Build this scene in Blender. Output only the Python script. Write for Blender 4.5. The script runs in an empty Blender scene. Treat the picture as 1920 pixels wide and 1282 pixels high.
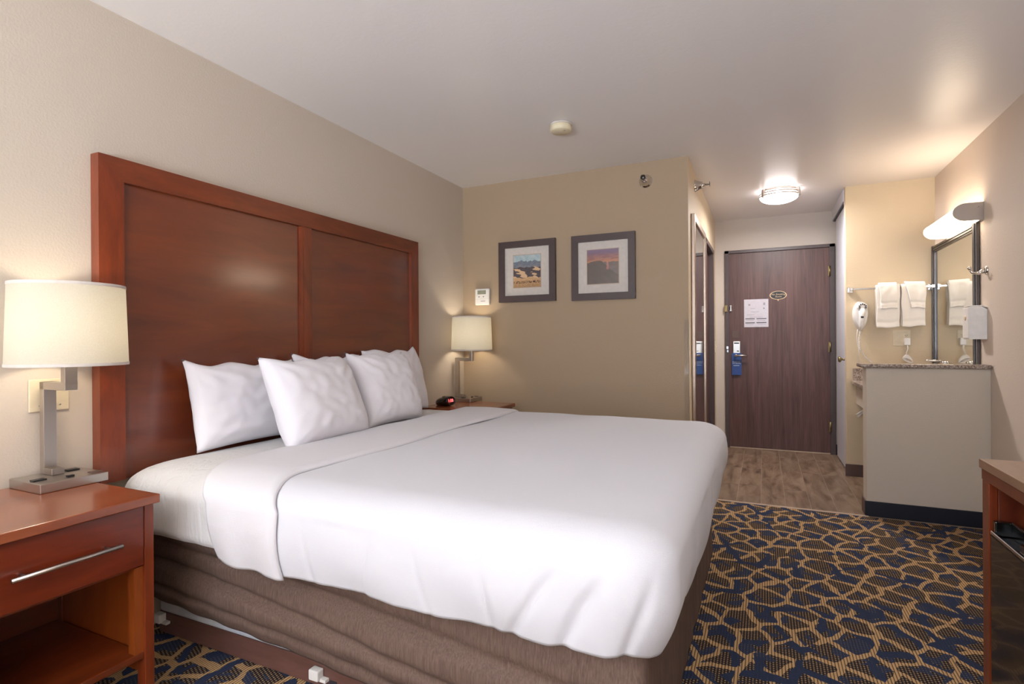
import bpy, bmesh, math, random
import numpy as np
from mathutils import Vector, Matrix, noise

random.seed(7)
C = bpy.context.scene.collection
SC = bpy.context.scene
PI = math.pi

# ------------------------------------------------------------------ camera
cam_d = bpy.data.cameras.new('camera')
cam = bpy.data.objects.new('camera', cam_d)
C.objects.link(cam)
cam_d.sensor_fit = 'HORIZONTAL'
cam_d.sensor_width = 36.0
cam_d.lens = 36.0 * 1016.1 / 1920.0
cam_d.clip_start = 0.03
YAW, PITCH, ROLL = 0.434483, 0.000914, -0.006681
_Ry = Matrix(((math.cos(YAW), 0, math.sin(YAW)), (0, 1, 0), (-math.sin(YAW), 0, math.cos(YAW))))
_Rx = Matrix(((1, 0, 0), (0, math.cos(PITCH), -math.sin(PITCH)), (0, math.sin(PITCH), math.cos(PITCH))))
_Rz = Matrix(((math.cos(ROLL), -math.sin(ROLL), 0), (math.sin(ROLL), math.cos(ROLL), 0), (0, 0, 1)))
_M = _Rz @ _Rx @ _Ry @ Matrix(((1, 0, 0), (0, 0, -1), (0, 1, 0)))
_cw = (Matrix(((1, 0, 0), (0, -1, 0), (0, 0, -1))) @ _M).transposed()
cam.matrix_world = Matrix.Translation((2.235, 0.0, 1.13)) @ _cw.to_4x4()
SC.camera = cam

# ------------------------------------------------------------------ world, exposure
SC.view_settings.view_transform = 'Standard'
SC.view_settings.look = 'None'
SC.view_settings.gamma = 1.0
SC.view_settings.use_curve_mapping = False
SC.view_settings.exposure = 1.06
w = bpy.data.worlds.new('sky')
SC.world = w
w.use_nodes = True
w.node_tree.nodes['Background'].inputs[0].default_value = (0.62, 0.76, 1.0, 1)
w.node_tree.nodes['Background'].inputs[1].default_value = 1.2


def area_light(name, loc, rot, sx, sy, energy, color):
    d = bpy.data.lights.new(name, 'AREA')
    d.shape = 'RECTANGLE'
    d.size, d.size_y = sx, sy
    d.energy = energy
    d.color = color
    o = bpy.data.objects.new(name, d)
    o.location = loc
    o.rotation_euler = rot
    C.objects.link(o)
    return o


# daylight through the wide window behind the camera
area_light('window_daylight', (1.75, -3.16, 1.35), (PI / 2, 0, 0), 2.5, 1.6, 3.5, (0.5, 0.75, 1.0))
# unseen fill light added inside the room, aimed up to brighten the ceiling
area_light('added_ceiling_fill', (1.75, -2.9, 0.55), (PI, 0, 0), 2.5, 0.7, 262, (0.83, 0.925, 1.0))


def point_light(name, loc, energy, color, r=0.03):
    d = bpy.data.lights.new(name, 'POINT')
    d.energy = energy
    d.color = color
    d.shadow_soft_size = r
    o = bpy.data.objects.new(name, d)
    o.location = loc
    C.objects.link(o)
    return o


# ------------------------------------------------------------------ materials
def srgb(h):
    h = h.lstrip('#')
    out = []
    for i in (0, 2, 4):
        c = int(h[i:i + 2], 16) / 255
        out.append(c / 12.92 if c <= 0.04045 else ((c + 0.055) / 1.055) ** 2.4)
    return tuple(out) + (1.0,)


class NT:
    def __init__(self, name):
        self.m = bpy.data.materials.new(name)
        self.m.use_nodes = True
        self.t = self.m.node_tree
        self.bsdf = self.t.nodes['Principled BSDF']
        self.out = self.t.nodes['Material Output']

    def n(self, kind, **kw):
        nd = self.t.nodes.new(kind)
        for k, v in kw.items():
            setattr(nd, k, v)
        return nd

    def link(self, a, b):
        self.t.links.new(a, b)

    def set(self, **kw):
        for k, v in kw.items():
            self.bsdf.inputs[k.replace('_', ' ')].default_value = v
        return self

    def pos(self, scale=(1, 1, 1), rot=(0, 0, 0)):
        g = self.n('ShaderNodeNewGeometry')
        mp = self.n('ShaderNodeMapping')
        mp.inputs['Scale'].default_value = scale
        mp.inputs['Rotation'].default_value = rot
        self.link(g.outputs['Position'], mp.inputs['Vector'])
        return mp.outputs['Vector']

    def noise(self, vec, scale=5, detail=3, rough=0.5, dist=0.0):
        nd = self.n('ShaderNodeTexNoise')
        nd.inputs['Scale'].default_value = scale
        nd.inputs['Detail'].default_value = detail
        nd.inputs['Roughness'].default_value = rough
        nd.inputs['Distortion'].default_value = dist
        self.link(vec, nd.inputs['Vector'])
        return nd.outputs['Fac']

    def ramp(self, fac, stops, interp='LINEAR'):
        r = self.n('ShaderNodeValToRGB')
        r.color_ramp.interpolation = interp
        el = r.color_ramp.elements
        while len(el) < len(stops):
            el.new(0.5)
        for e, (p, c) in zip(el, stops):
            e.position = p
            e.color = c
        self.link(fac, r.inputs['Fac'])
        return r.outputs['Color']

    def math(self, op, a, b=None, clamp=False):
        nd = self.n('ShaderNodeMath', operation=op)
        nd.use_clamp = clamp
        for i, v in enumerate((a, b)):
            if v is None:
                continue
            if isinstance(v, (int, float)):
                nd.inputs[i].default_value = v
            else:
                self.link(v, nd.inputs[i])
        return nd.outputs[0]

    def mix(self, fac, a, b, blend='MIX'):
        nd = self.n('ShaderNodeMix', data_type='RGBA', blend_type=blend)
        for sock, v in ((nd.inputs[0], fac), (nd.inputs[6], a), (nd.inputs[7], b)):
            if isinstance(v, (int, float)):
                sock.default_value = v
            elif isinstance(v, tuple):
                sock.default_value = v
            else:
                self.link(v, sock)
        return nd.outputs[2]

    def bump(self, h, strength=0.2, dist=0.002):
        b = self.n('ShaderNodeBump')
        b.inputs['Strength'].default_value = strength
        b.inputs['Distance'].default_value = dist
        self.link(h, b.inputs['Height'])
        self.link(b.outputs['Normal'], self.bsdf.inputs['Normal'])
        return self

    def color(self, sock):
        self.link(sock, self.bsdf.inputs['Base Color'])
        return self


def plain(name, hexc, rough=0.5, metal=0.0, spec=0.5, coat=0.0):
    n = NT(name)
    n.set(Base_Color=srgb(hexc), Roughness=rough, Metallic=metal)
    n.bsdf.inputs['Specular IOR Level'].default_value = spec
    n.bsdf.inputs['Coat Weight'].default_value = coat
    v = n.pos()
    f = n.noise(v, 35, 2)
    c = srgb(hexc)
    n.color(n.ramp(f, [(0.3, tuple(x * 0.95 for x in c[:3]) + (1,)), (0.7, tuple(min(1, x * 1.04) for x in c[:3]) + (1,))]))
    return n.m


def paint(name, hexc, rough=0.6, spec=0.3, bump=0.25, scale=130):
    n = NT(name)
    n.set(Base_Color=srgb(hexc), Roughness=rough)
    n.bsdf.inputs['Specular IOR Level'].default_value = spec
    v = n.pos()
    h = n.noise(v, scale, 3, 0.55)
    n.bump(h, bump, 0.004)
    return n.m


def wood(name, dark, light, scale=(1, 1, 1), rough=0.28, coat=0.25, blotch=0.5, spec=0.5):
    n = NT(name)
    v = n.pos(scale)
    f1 = n.noise(v, 2.2, 5, 0.6, 0.6)
    f2 = n.noise(v, 14, 4, 0.6, 0.3)
    c1 = n.ramp(f1, [(0.3, srgb(dark)), (0.72, srgb(light))])
    c2 = n.ramp(f2, [(0.35, (0.72, 0.72, 0.72, 1)), (0.7, (1.08, 1.08, 1.08, 1))])
    n.color(n.mix(blotch, c1, c2, 'MULTIPLY'))
    n.set(Roughness=rough)
    n.bsdf.inputs['Specular IOR Level'].default_value = spec
    n.bsdf.inputs['Coat Weight'].default_value = coat
    n.bsdf.inputs['Coat Roughness'].default_value = 0.15
    n.bump(f2, 0.04, 0.001)
    return n.m


def metal(name, hexc, rough=0.3, stretch=None):
    n = NT(name)
    n.set(Base_Color=srgb(hexc), Roughness=rough, Metallic=1.0)
    v = n.pos(stretch or (30, 30, 30))
    n.bump(n.noise(v, 20, 2), 0.03, 0.0005)
    return n.m


def cloth(name, hexc, rough=0.85, bump=0.25, scale=700, wr=0.0, wscale=(9, 9, 9)):
    n = NT(name)
    n.set(Base_Color=srgb(hexc), Roughness=rough)
    n.bsdf.inputs['Specular IOR Level'].default_value = 0.2
    n.bsdf.inputs['Sheen Weight'].default_value = 0.15
    h = n.noise(n.pos(), scale, 2)
    if wr:
        h2 = n.noise(n.pos(wscale), 1.0, 4, 0.55, 0.8)
        h = n.math('ADD', n.math('MULTIPLY', h, 0.06), n.math('MULTIPLY', h2, wr))
        n.bump(h, 0.5, 0.02)
    else:
        n.bump(h, bump, 0.001)
    return n.m


def emit(name, col, strength):
    n = NT(name)
    n.set(Base_Color=(0.8, 0.8, 0.8, 1), Roughness=0.4)
    n.bsdf.inputs['Emission Color'].default_value = col
    n.bsdf.inputs['Emission Strength'].default_value = strength
    return n.m


M = {}
M['wall_bed'] = paint('beige_wall_paint', '#c8bbad')
M['wall_taupe'] = paint('taupe_wall_paint', '#ac967d')
M['wall_cream'] = paint('cream_wall_paint', '#d6c3a6')
M['wall_hall'] = paint('pale_hall_wall_paint', '#c9beb4')
M['wall_half'] = paint('partition_wall_paint', '#cabdae')
M['wall_right'] = paint('warm_beige_wall_paint', '#d8c8ba')
M['ceiling'] = paint('ceiling_paint', '#e8e2e0', 0.32, 0.4, 0.16, 60)
M['white_paint'] = paint('white_door_paint', '#d8d9e2', 0.4, 0.4, 0.05)
M['cherry_h'] = wood('cherry_wood_along_wall', '#5c230d', '#823a18', (3.5, 0.9, 5), 0.3, 0.35)
M['cherry_v'] = wood('cherry_wood_upright', '#61240c', '#883917', (5, 5, 0.9), 0.3, 0.35)
M['cherry_panel'] = wood('cherry_veneer_panel', '#5e240d', '#783410', (3, 0.7, 4.5), 0.34, 1.0, 0.2, 0.6)
M['cherry_top'] = wood('cherry_nightstand_top', '#7a3a22', '#9c5636', (5, 0.8, 3), 0.22, 0.5, 0.3)
M['cherry_front'] = wood('cherry_drawer_front', '#571a05', '#762a0e', (4, 1.1, 7), 0.3, 0.3, 0.35)
M['cherry_inside'] = wood('cherry_inside_panel', '#74310c', '#95491a', (5, 5, 0.9), 0.35, 0.2, 0.35)
M['desk_top'] = wood('desk_top_wood', '#8a6852', '#a5826b', (5, 1.2, 3), 0.3, 0.3, 0.3)
M['desk'] = wood('desk_wood', '#5a2010', '#7f3a1e', (5, 2, 1.2), 0.32, 0.3, 0.4)
M['base_wood'] = wood('bed_base_board', '#5a3b33', '#755047', (1.2, 4, 6), 0.5, 0.05, 0.4)
M['steel'] = metal('brushed_nickel', '#bdb6b0', 0.3)
M['chrome'] = metal('chrome', '#d9d6d2', 0.1)
M['frame_metal'] = metal('mirror_frame_metal', '#5f5b5a', 0.3)
M['mirror_alu'] = metal('warm_aluminium', '#b39f8f', 0.32)
M['brass'] = metal('aged_brass', '#94825c', 0.4)
M['mirror'] = metal('mirror_glass', '#e6e8e6', 0.015)
M['black_gloss'] = plain('black_gloss_plastic', '#141312', 0.12, 0, 0.5, 0.5)
M['fridge_door'] = plain('dark_glossy_fridge_door', '#1a1310', 0.2, 0, 0.5, 0.2)
M['black'] = plain('black_plastic', '#17161a', 0.4)
M['white_plastic'] = plain('white_plastic', '#e6e2de', 0.35)
M['cream_plastic'] = plain('cream_plastic', '#ddd0b2', 0.45)
M['ivory_plate'] = plain('ivory_cover_plate', '#d8c9ad', 0.4)
M['navy'] = plain('navy_rubber_base', '#141826', 0.5)
M['brown_rubber'] = plain('brown_rubber_base', '#5a4640', 0.5)
M['frame_brown'] = plain('dark_brown_frame_paint', '#4e4140', 0.4, 0, 0.5)
M['pic_frame'] = plain('dark_brown_picture_frame', '#4a3b39', 0.45)
M['mat_board'] = plain('white_mat_board', '#cfc6be', 0.8)
M['sheet'] = cloth('white_cotton_sheet', '#dcdadf', 0.85, wr=0.25, wscale=(7, 7, 7))
M['sheet_fitted'] = cloth('white_fitted_sheet', '#dad8d8', 0.85, wr=0.9, wscale=(26, 26, 7))
M['duvet'] = cloth('white_duvet_cotton', '#d9d9e0', 0.8, wr=0.22, wscale=(4, 5, 5))
M['pillow'] = cloth('white_pillow_cotton', '#e6e3e9', 0.85, wr=0.12, wscale=(9, 9, 9))
M['towel'] = cloth('white_terry_towel', '#efe8e0', 0.95, 0.9, 420)
M['grout'] = plain('pale_grout', '#a08c7a', 0.8)
M['strip'] = plain('pale_transition_strip', '#b8a18d', 0.5)
M['white_liner'] = plain('white_box_spring_liner', '#c9ccd4', 0.7)
M['paper'] = plain('white_paper', '#c9c4cc', 0.6)
M['blue_card'] = plain('blue_door_hanger_card', '#2c4a86', 0.5)
M['ink'] = plain('dark_ink', '#2b2b33', 0.6)
M['grey_ink'] = plain('grey_ink', '#9a96a0', 0.6)
M['white_ink'] = plain('white_ink', '#cfd6e6', 0.6)
M['gold_ink'] = plain('gold_ink', '#d2b48c', 0.4)
M['lcd'] = plain('grey_green_lcd', '#8f9180', 0.3)
M['concrete'] = plain('subfloor_concrete', '#77706a', 0.9)
M['red_led'] = emit('red_clock_digits', (1.0, 0.05, 0.06, 1), 1.6)
M['clock_face'] = plain('smoked_red_clock_window', '#4a1518', 0.15, 0, 0.5, 0.5)
M['dome'] = emit('lit_ceiling_dome', (1.0, 0.95, 0.95, 1), 5.5)
M['vanity_glow'] = emit('lit_vanity_diffuser', (1.0, 0.80, 0.58, 1), 4.6)
M['bulb'] = emit('lit_bulb', (1.0, 0.82, 0.5, 1), 1.0)


def mat_granite():
    n = NT('speckled_granite')
    v = n.pos()
    f = n.noise(v, 120, 4, 0.7)
    n.color(n.ramp(f, [(0.34, srgb('#5b4a40')), (0.48, srgb('#8f7f74')), (0.6, srgb('#b7aaa0')), (0.75, srgb('#d8cdc4'))]))
    n.set(Roughness=0.15)
    return n.m


M['granite'] = mat_granite()


def mat_carpet():
    n = NT('giraffe_pattern_carpet')
    base = n.pos()
    # gentle warp of the floor coordinates
    nz = n.n('ShaderNodeTexNoise')
    nz.inputs['Scale'].default_value = 6.0
    nz.inputs['Detail'].default_value = 2.0
    n.link(base, nz.inputs['Vector'])
    sub = n.n('ShaderNodeVectorMath', operation='SUBTRACT')
    n.link(nz.outputs['Color'], sub.inputs[0])
    sub.inputs[1].default_value = (0.5, 0.5, 0.5)
    sc = n.n('ShaderNodeVectorMath', operation='SCALE')
    n.link(sub.outputs[0], sc.inputs[0])
    sc.inputs['Scale'].default_value = 0.10
    add = n.n('ShaderNodeVectorMath', operation='ADD')
    n.link(base, add.inputs[0])
    n.link(sc.outputs[0], add.inputs[1])

    def voro(scale, rot, squash, off):
        mp = n.n('ShaderNodeMapping')
        mp.inputs['Rotation'].default_value = (0, 0, rot)
        mp.inputs['Scale'].default_value = (squash, 1.0, 0.0)
        mp.inputs['Location'].default_value = off
        n.link(add.outputs[0], mp.inputs['Vector'])
        vo = n.n('ShaderNodeTexVoronoi', voronoi_dimensions='2D', feature='DISTANCE_TO_EDGE')
        vo.inputs['Scale'].default_value = scale
        vo.inputs['Randomness'].default_value = 0.85
        n.link(mp.outputs[0], vo.inputs['Vector'])
        return vo.outputs['Distance']

    d1 = voro(7.2, 0.55, 1.25, (0.13, 0.4, 0))
    d2 = voro(4.2, -0.6, 1.4, (1.7, 2.3, 0))
    tan_line = n.math('LESS_THAN', d1, 0.088)
    navy_line = n.math('LESS_THAN', d2, 0.09)
    # loop rows: ribs along Y, loops across
    sx = n.n('ShaderNodeSeparateXYZ')
    n.link(base, sx.inputs[0])
    ribs = n.math('SINE', n.math('MULTIPLY', sx.outputs['X'], 2 * PI / 0.0105))
    rowp = n.math('ADD', n.math('MULTIPLY', sx.outputs['Y'], 2 * PI / 0.012), n.math('MULTIPLY', n.math('FLOOR', n.math('MULTIPLY', sx.outputs['X'], 1 / 0.0105)), 2.4))
    loops = n.math('SINE', rowp)
    dots = n.math('GREATER_THAN', n.math('ADD', ribs, loops), 0.75)
    tan = srgb('#c7a377')
    dark = srgb('#30292a')
    navy = srgb('#333b52')
    body = n.mix(dots, dark, srgb('#a58a69'))
    # navy patches inside some cells
    pn = n.noise(base, 11, 2, 0.5, 0.8)
    body = n.mix(n.math('GREATER_THAN', pn, 0.545), body, n.mix(n.math('GREATER_THAN', n.math('ADD', ribs, loops), 1.35), navy, srgb('#6d6152')))
    body = n.mix(n.math('MULTIPLY', navy_line, n.math('GREATER_THAN', n.noise(base, 4.3, 1), 0.43)), body, navy)
    gate = n.math('GREATER_THAN', n.noise(base, 3.1, 1), 0.56)
    tan_on = n.math('MULTIPLY', tan_line, n.math('SUBTRACT', 1.0, n.math('MULTIPLY', gate, navy_line)))
    gap = n.math('LESS_THAN', ribs, -0.55)
    tan_c = n.mix(gap, tan, srgb('#6b533b'))
    n.color(n.mix(tan_on, body, tan_c))
    n.set(Roughness=0.95)
    n.bsdf.inputs['Specular IOR Level'].default_value = 0.1
    n.bump(n.math('ADD', ribs, n.math('MULTIPLY', loops, 0.5)), 0.5, 0.002)
    return n.m


M['carpet'] = mat_carpet()


def mat_tile():
    n = NT('wood_look_porcelain_tile')
    oi = n.n('ShaderNodeObjectInfo')
    base = n.pos((7, 1.4, 1))
    off = n.n('ShaderNodeVectorMath', operation='ADD')
    cmb = n.n('ShaderNodeCombineXYZ')
    n.link(n.math('MULTIPLY', oi.outputs['Random'], 40.0), cmb.inputs[0])
    n.link(n.math('MULTIPLY', oi.outputs['Random'], 23.0), cmb.inputs[1])
    n.link(base, off.inputs[0])
    n.link(cmb.outputs[0], off.inputs[1])
    f = n.noise(off.outputs[0], 2.2, 5, 0.62, 0.5)
    c = n.ramp(f, [(0.3, srgb('#4e392c')), (0.46, srgb('#7a6350')), (0.7, srgb('#97816d'))])
    tone = n.ramp(oi.outputs['Random'], [(0.0, (0.86, 0.86, 0.86, 1)), (1.0, (1.08, 1.07, 1.06, 1))])
    n.color(n.mix(1.0, c, tone, 'MULTIPLY'))
    n.set(Roughness=0.38)
    n.bump(f, 0.1, 0.002)
    return n.m


M['tile'] = mat_tile()


def mat_door():
    n = NT('oak_grain_door_veneer')
    v = n.pos((9, 9, 0.55))
    f1 = n.noise(v, 2.0, 5, 0.62, 1.2)
    v2 = n.pos((60, 60, 1.6))
    f2 = n.noise(v2, 2.5, 4, 0.6, 0.4)
    c1 = n.ramp(f1, [(0.3, srgb('#472b27')), (0.7, srgb('#6a4a44'))])
    c2 = n.ramp(f2, [(0.35, (0.66, 0.64, 0.64, 1)), (0.62, (1.06, 1.06, 1.06, 1))])
    n.color(n.mix(0.75, c1, c2, 'MULTIPLY'))
    n.set(Roughness=0.42)
    n.bump(f2, 0.12, 0.001)
    return n.m


M['door'] = mat_door()


def mat_skirt():
    n = NT('brown_slub_bed_skirt')
    v = n.pos((150, 150, 6))
    f = n.noise(v, 1.5, 4, 0.65, 0.3)
    n.color(n.ramp(f, [(0.3, srgb('#57443b')), (0.7, srgb('#765f54'))]))
    n.set(Roughness=0.8)
    n.bump(f, 0.3, 0.001)
    return n.m


M['skirt'] = mat_skirt()


def mat_shade():
    n = NT('cream_linen_lamp_shade')
    t = n.t
    t.nodes.remove(n.bsdf)
    f = n.noise(n.pos((1, 1, 1)), 260, 2)
    col = n.ramp(f, [(0.3, (0.70, 0.66, 0.57, 1)), (0.7, (0.75, 0.71, 0.63, 1))])
    d = n.n('ShaderNodeBsdfDiffuse')
    tr = n.n('ShaderNodeBsdfTranslucent')
    n.link(col, d.inputs['Color'])
    tcol = n.mix(1.0, col, (0.50, 0.49, 0.46, 1), 'MULTIPLY')
    n.link(tcol, tr.inputs['Color'])
    mx = n.n('ShaderNodeMixShader')
    mx.inputs[0].default_value = 0.5
    n.link(d.outputs[0], mx.inputs[1])
    n.link(tr.outputs[0], mx.inputs[2])
    n.link(mx.outputs[0], n.out.inputs['Surface'])
    return n.m


M['shade'] = mat_shade()


def mat_clear():
    n = NT('clear_plastic_guard')
    n.set(Base_Color=(0.97, 0.97, 0.97, 1), Roughness=0.06)
    n.bsdf.inputs['Transmission Weight'].default_value = 1.0
    n.bsdf.inputs['IOR'].default_value = 1.12
    return n.m


M['clear'] = mat_clear()


def mat_vcol(name, rough=0.6):
    n = NT(name)
    a = n.n('ShaderNodeVertexColor', layer_name='print')
    n.color(a.outputs['Color'])
    n.set(Roughness=rough)
    return n.m


M['print'] = mat_vcol('printed_picture', 0.25)


# ------------------------------------------------------------------ geometry helpers
class G:
    """Collects boxes, lathes, tubes and grids; build() links them as ONE mesh object."""

    def __init__(self):
        self.v, self.f, self.sm = [], [], []

    def add(self, verts, faces, smooth=False, mat=None):
        o = len(self.v)
        if mat is not None:
            verts = [mat @ Vector(p) for p in verts]
        self.v += [tuple(p) for p in verts]
        self.f += [tuple(o + i for i in f) for f in faces]
        self.sm += [smooth] * len(faces)
        return self

    def box(self, x0, x1, y0, y1, z0, z1, mat=None, bev=0.0):
        if bev <= 0:
            p = [(x0, y0, z0), (x1, y0, z0), (x1, y1, z0), (x0, y1, z0), (x0, y0, z1), (x1, y0, z1), (x1, y1, z1), (x0, y1, z1)]
            f = [(3, 2, 1, 0), (4, 5, 6, 7), (0, 1, 5, 4), (1, 2, 6, 5), (2, 3, 7, 6), (3, 0, 4, 7)]
            return self.add(p, f, False, mat)
        b = bmesh.new()
        bmesh.ops.create_cube(b, size=1)
        for vv in b.verts:
            vv.co = Vector(((x0 + x1) / 2 + vv.co.x * (x1 - x0), (y0 + y1) / 2 + vv.co.y * (y1 - y0), (z0 + z1) / 2 + vv.co.z * (z1 - z0)))
        bmesh.ops.bevel(b, geom=b.edges[:], offset=min(bev, 0.45 * min(x1 - x0, y1 - y0, z1 - z0)), segments=2, affect='EDGES', profile=0.5)
        b.verts.index_update()
        r = self.add([vv.co[:] for vv in b.verts], [[vv.index for vv in f.verts] for f in b.faces], False, mat)
        b.free()
        return r

    def lathe(self, prof, n=32, mat=None, smooth=True, close=False):
        """prof: (r, z) pairs around local Z."""
        v, f = [], []
        for r, z in prof:
            for k in range(n):
                a = 2 * PI * k / n
                v.append((r * math.cos(a), r * math.sin(a), z))
        for i in range(len(prof) - 1):
            for k in range(n):
                k2 = (k + 1) % n
                f.append((i * n + k, i * n + k2, (i + 1) * n + k2, (i + 1) * n + k))
        if prof[0][0] > 1e-5 and close:
            f.append(tuple(range(n))[::-1])
        if prof[-1][0] > 1e-5 and close:
            f.append(tuple((len(prof) - 1) * n + k for k in range(n)))
        return self.add(v, f, smooth, mat)

    def tube(self, pts, r, n=10, smooth=True, cap=True):
        pts = [Vector(p) for p in pts]
        rs = r if isinstance(r, (list, tuple)) else [r] * len(pts)
        v, f = [], []
        up = Vector((0, 0, 1))
        prev = None
        for i, p in enumerate(pts):
            t = (pts[min(i + 1, len(pts) - 1)] - pts[max(i - 1, 0)]).normalized()
            if prev is None:
                a = t.cross(up)
                if a.length < 1e-3:
                    a = t.cross(Vector((1, 0, 0)))
                a.normalize()
            else:
                a = (prev - t * prev.dot(t)).normalized()
            prev = a
            b = t.cross(a)
            for k in range(n):
                an = 2 * PI * k / n
                v.append(p + (a * math.cos(an) + b * math.sin(an)) * rs[i])
        for i in range(len(pts) - 1):
            for k in range(n):
                k2 = (k + 1) % n
                f.append((i * n + k, i * n + k2, (i + 1) * n + k2, (i + 1) * n + k))
        if cap:
            f.append(tuple(range(n))[::-1])
            f.append(tuple((len(pts) - 1) * n + k for k in range(n)))
        return self.add(v, f, smooth)

    def prism(self, outline, axis, a0, a1, smooth=False):
        """outline: 2D points; extruded along axis (0,1,2) from a0 to a1."""
        n = len(outline)

        def p3(u, v, a):
            return [(a, u, v), (u, a, v), (u, v, a)][axis]
        v = [p3(u, w_, a0) for u, w_ in outline] + [p3(u, w_, a1) for u, w_ in outline]
        f = [tuple(range(n)), tuple(range(n, 2 * n))[::-1]]
        s0 = len(self.sm)
        f += [(k, (k + 1) % n, n + (k + 1) % n, n + k)[::-1] for k in range(n)]
        self.add(v, f, False)
        if smooth:
            for i in range(s0 + 2, len(self.sm)):
                self.sm[i] = True
        return self

    def grid(self, fn, nu, nv, smooth=True, wrap_u=False):
        v = [fn(i / (nu if wrap_u else nu - 1), j / (nv - 1)) for i in range(nu) for j in range(nv)]
        f = []
        for i in range(nu if wrap_u else nu - 1):
            i2 = (i + 1) % nu
            for j in range(nv - 1):
                f.append((i * nv + j, i2 * nv + j, i2 * nv + j + 1, i * nv + j + 1))
        return self.add(v, f, smooth)

    def build(self, name, mat, parent=None, kind=None, fix=True):
        me = bpy.data.meshes.new(name)
        off = Vector((0, 0, 0))
        p = parent
        while p is not None:
            off += p.location
            p = p.parent
        me.from_pydata([tuple(Vector(q) - off) for q in self.v], [], self.f)
        me.polygons.foreach_set('use_smooth', self.sm)
        if fix:
            b = bmesh.new()
            b.from_mesh(me)
            bmesh.ops.recalc_face_normals(b, faces=b.faces[:])
            b.to_mesh(me)
            b.free()
        me.update()
        me.materials.append(mat)
        o = bpy.data.objects.new(name, me)
        C.objects.link(o)
        if parent is not None:
            o.parent = parent
        if kind:
            o['kind'] = kind
        return o


def thing(name, label, cat, loc=(0, 0, 0), group=None):
    o = bpy.data.objects.new(name, None)
    o.empty_display_size = 0.1
    o.location = loc
    C.objects.link(o)
    o['label'] = label
    o['category'] = cat
    if group:
        o['group'] = group
    return o


def tag(o, label, cat, group=None):
    o['label'] = label
    o['category'] = cat
    if group:
        o['group'] = group
    return o


def dup(root, loc, label, group=None):
    r = root.copy()
    C.objects.link(r)
    r.location = loc
    r['label'] = label
    if group:
        r['group'] = group
    for ch in list(root.children):
        c = ch.copy()
        C.objects.link(c)
        c.parent = r
        for g in ch.children:
            d = g.copy()
            C.objects.link(d)
            d.parent = c
    return r


def struct(name, g, mat, parent=None):
    return g.build(name, mat, parent, kind=None if parent else 'structure')


def axis_mat(loc, zdir, xdir=None):
    z = Vector(zdir).normalized()
    x = Vector(xdir) if xdir else (Vector((0, 0, 1)) if abs(z.z) < 0.9 else Vector((1, 0, 0)))
    x = (x - z * x.dot(z)).normalized()
    y = z.cross(x)
    m = Matrix((x, y, z)).transposed().to_4x4()
    return Matrix.Translation(loc) @ m


def text_mesh(name, body, size, mat, parent, m, extrude=0.0003, shear=0.0, align='CENTER'):
    cu = bpy.data.curves.new(name, 'FONT')
    cu.body = body
    cu.size = size
    cu.extrude = extrude
    cu.shear = shear
    cu.align_x = align
    cu.align_y = 'CENTER'
    cu.resolution_u = 3
    tmp = bpy.data.objects.new(name + '_tmp', cu)
    C.objects.link(tmp)
    dg = bpy.context.evaluated_depsgraph_get()
    me = bpy.data.meshes.new_from_object(tmp.evaluated_get(dg))
    bpy.data.objects.remove(tmp)
    off = Vector((0, 0, 0))
    p = parent
    while p is not None:
        off += p.location
        p = p.parent
    me.transform(Matrix.Translation(-off) @ m)
    me.materials.clear()
    me.materials.append(mat)
    o = bpy.data.objects.new(name, me)
    C.objects.link(o)
    o.parent = parent
    return o


def fbm(p, s, seed=0.0):
    return noise.noise(Vector((p[0] * s + seed, p[1] * s + seed * 1.7, p[2] * s - seed)))


# ------------------------------------------------------------------ room shell
CE = 2.392           # ceiling height
YP, YE, YS = 3.873, 6.155, 5.235      # picture wall, entry wall, sink wall
XB, XC, XR = 1.773, 2.857, 3.456      # bathroom wall, closet side, far wall of vanity
YB = -3.2            # window wall behind the camera
YT = 4.085           # carpet / tile edge
TH = 0.12

fl = struct('floor', G().box(-TH, XR + TH, YB - TH, YE + TH, -0.15, -0.006), M['concrete'])
G().box(0, XR, YB, YT - 0.012, -0.006, 0.0).build('carpet', M['carpet'], fl)
G().box(XB, XC - 0.02, YT - 0.012, YT + 0.012, -0.006, 0.0035, bev=0.001).build('transition_strip', M['strip'], fl)
G().box(XB, XR, YT + 0.012, YE, -0.006, -0.0015).build('grout_bed', M['grout'], fl)
# plank tiles run towards the entry door in columns with staggered joints
colx = [XB, 1.905, 2.055, 2.212, 2.367, 2.521, 2.67, 2.826, 2.98, 3.135, 3.29, XR]
tilemesh = {}
stag = [4.62, 4.60, 4.61, 4.86, 4.58, 5.20, 4.59, 4.92, 4.7, 5.0, 4.65]
for i in range(len(colx) - 1):
    x0, x1 = colx[i] + 0.0012, colx[i + 1] - 0.0012
    ys = [YT + 0.0135, stag[i]]
    while ys[-1] < YE - 0.1:
        ys.append(min(ys[-1] + 0.61, YE))
    if ys[-1] < YE:
        ys.append(YE)
    for a, b in zip(ys[:-1], ys[1:]):
        if x0 > XC and b > YS:
            if a > YS - 0.05:
                continue
            b = YS
        t = G().box(x0, x1, a + 0.0016, b - 0.0016, -0.004, 0.0, bev=0.0012)
        o = t.build('tile', M['tile'], fl)

struct('ceiling', G().box(-TH, XR + TH, YB - TH, YE + TH, CE, CE + 0.1), M['ceiling'])
struct('wall_left', G().box(-TH, 0, YB - TH, YE + TH, 0, CE), M['wall_bed'])
struct('wall_far', G().box(0, XB - 0.001, YP, YP + TH, 0, CE), M['wall_taupe'])
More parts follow.
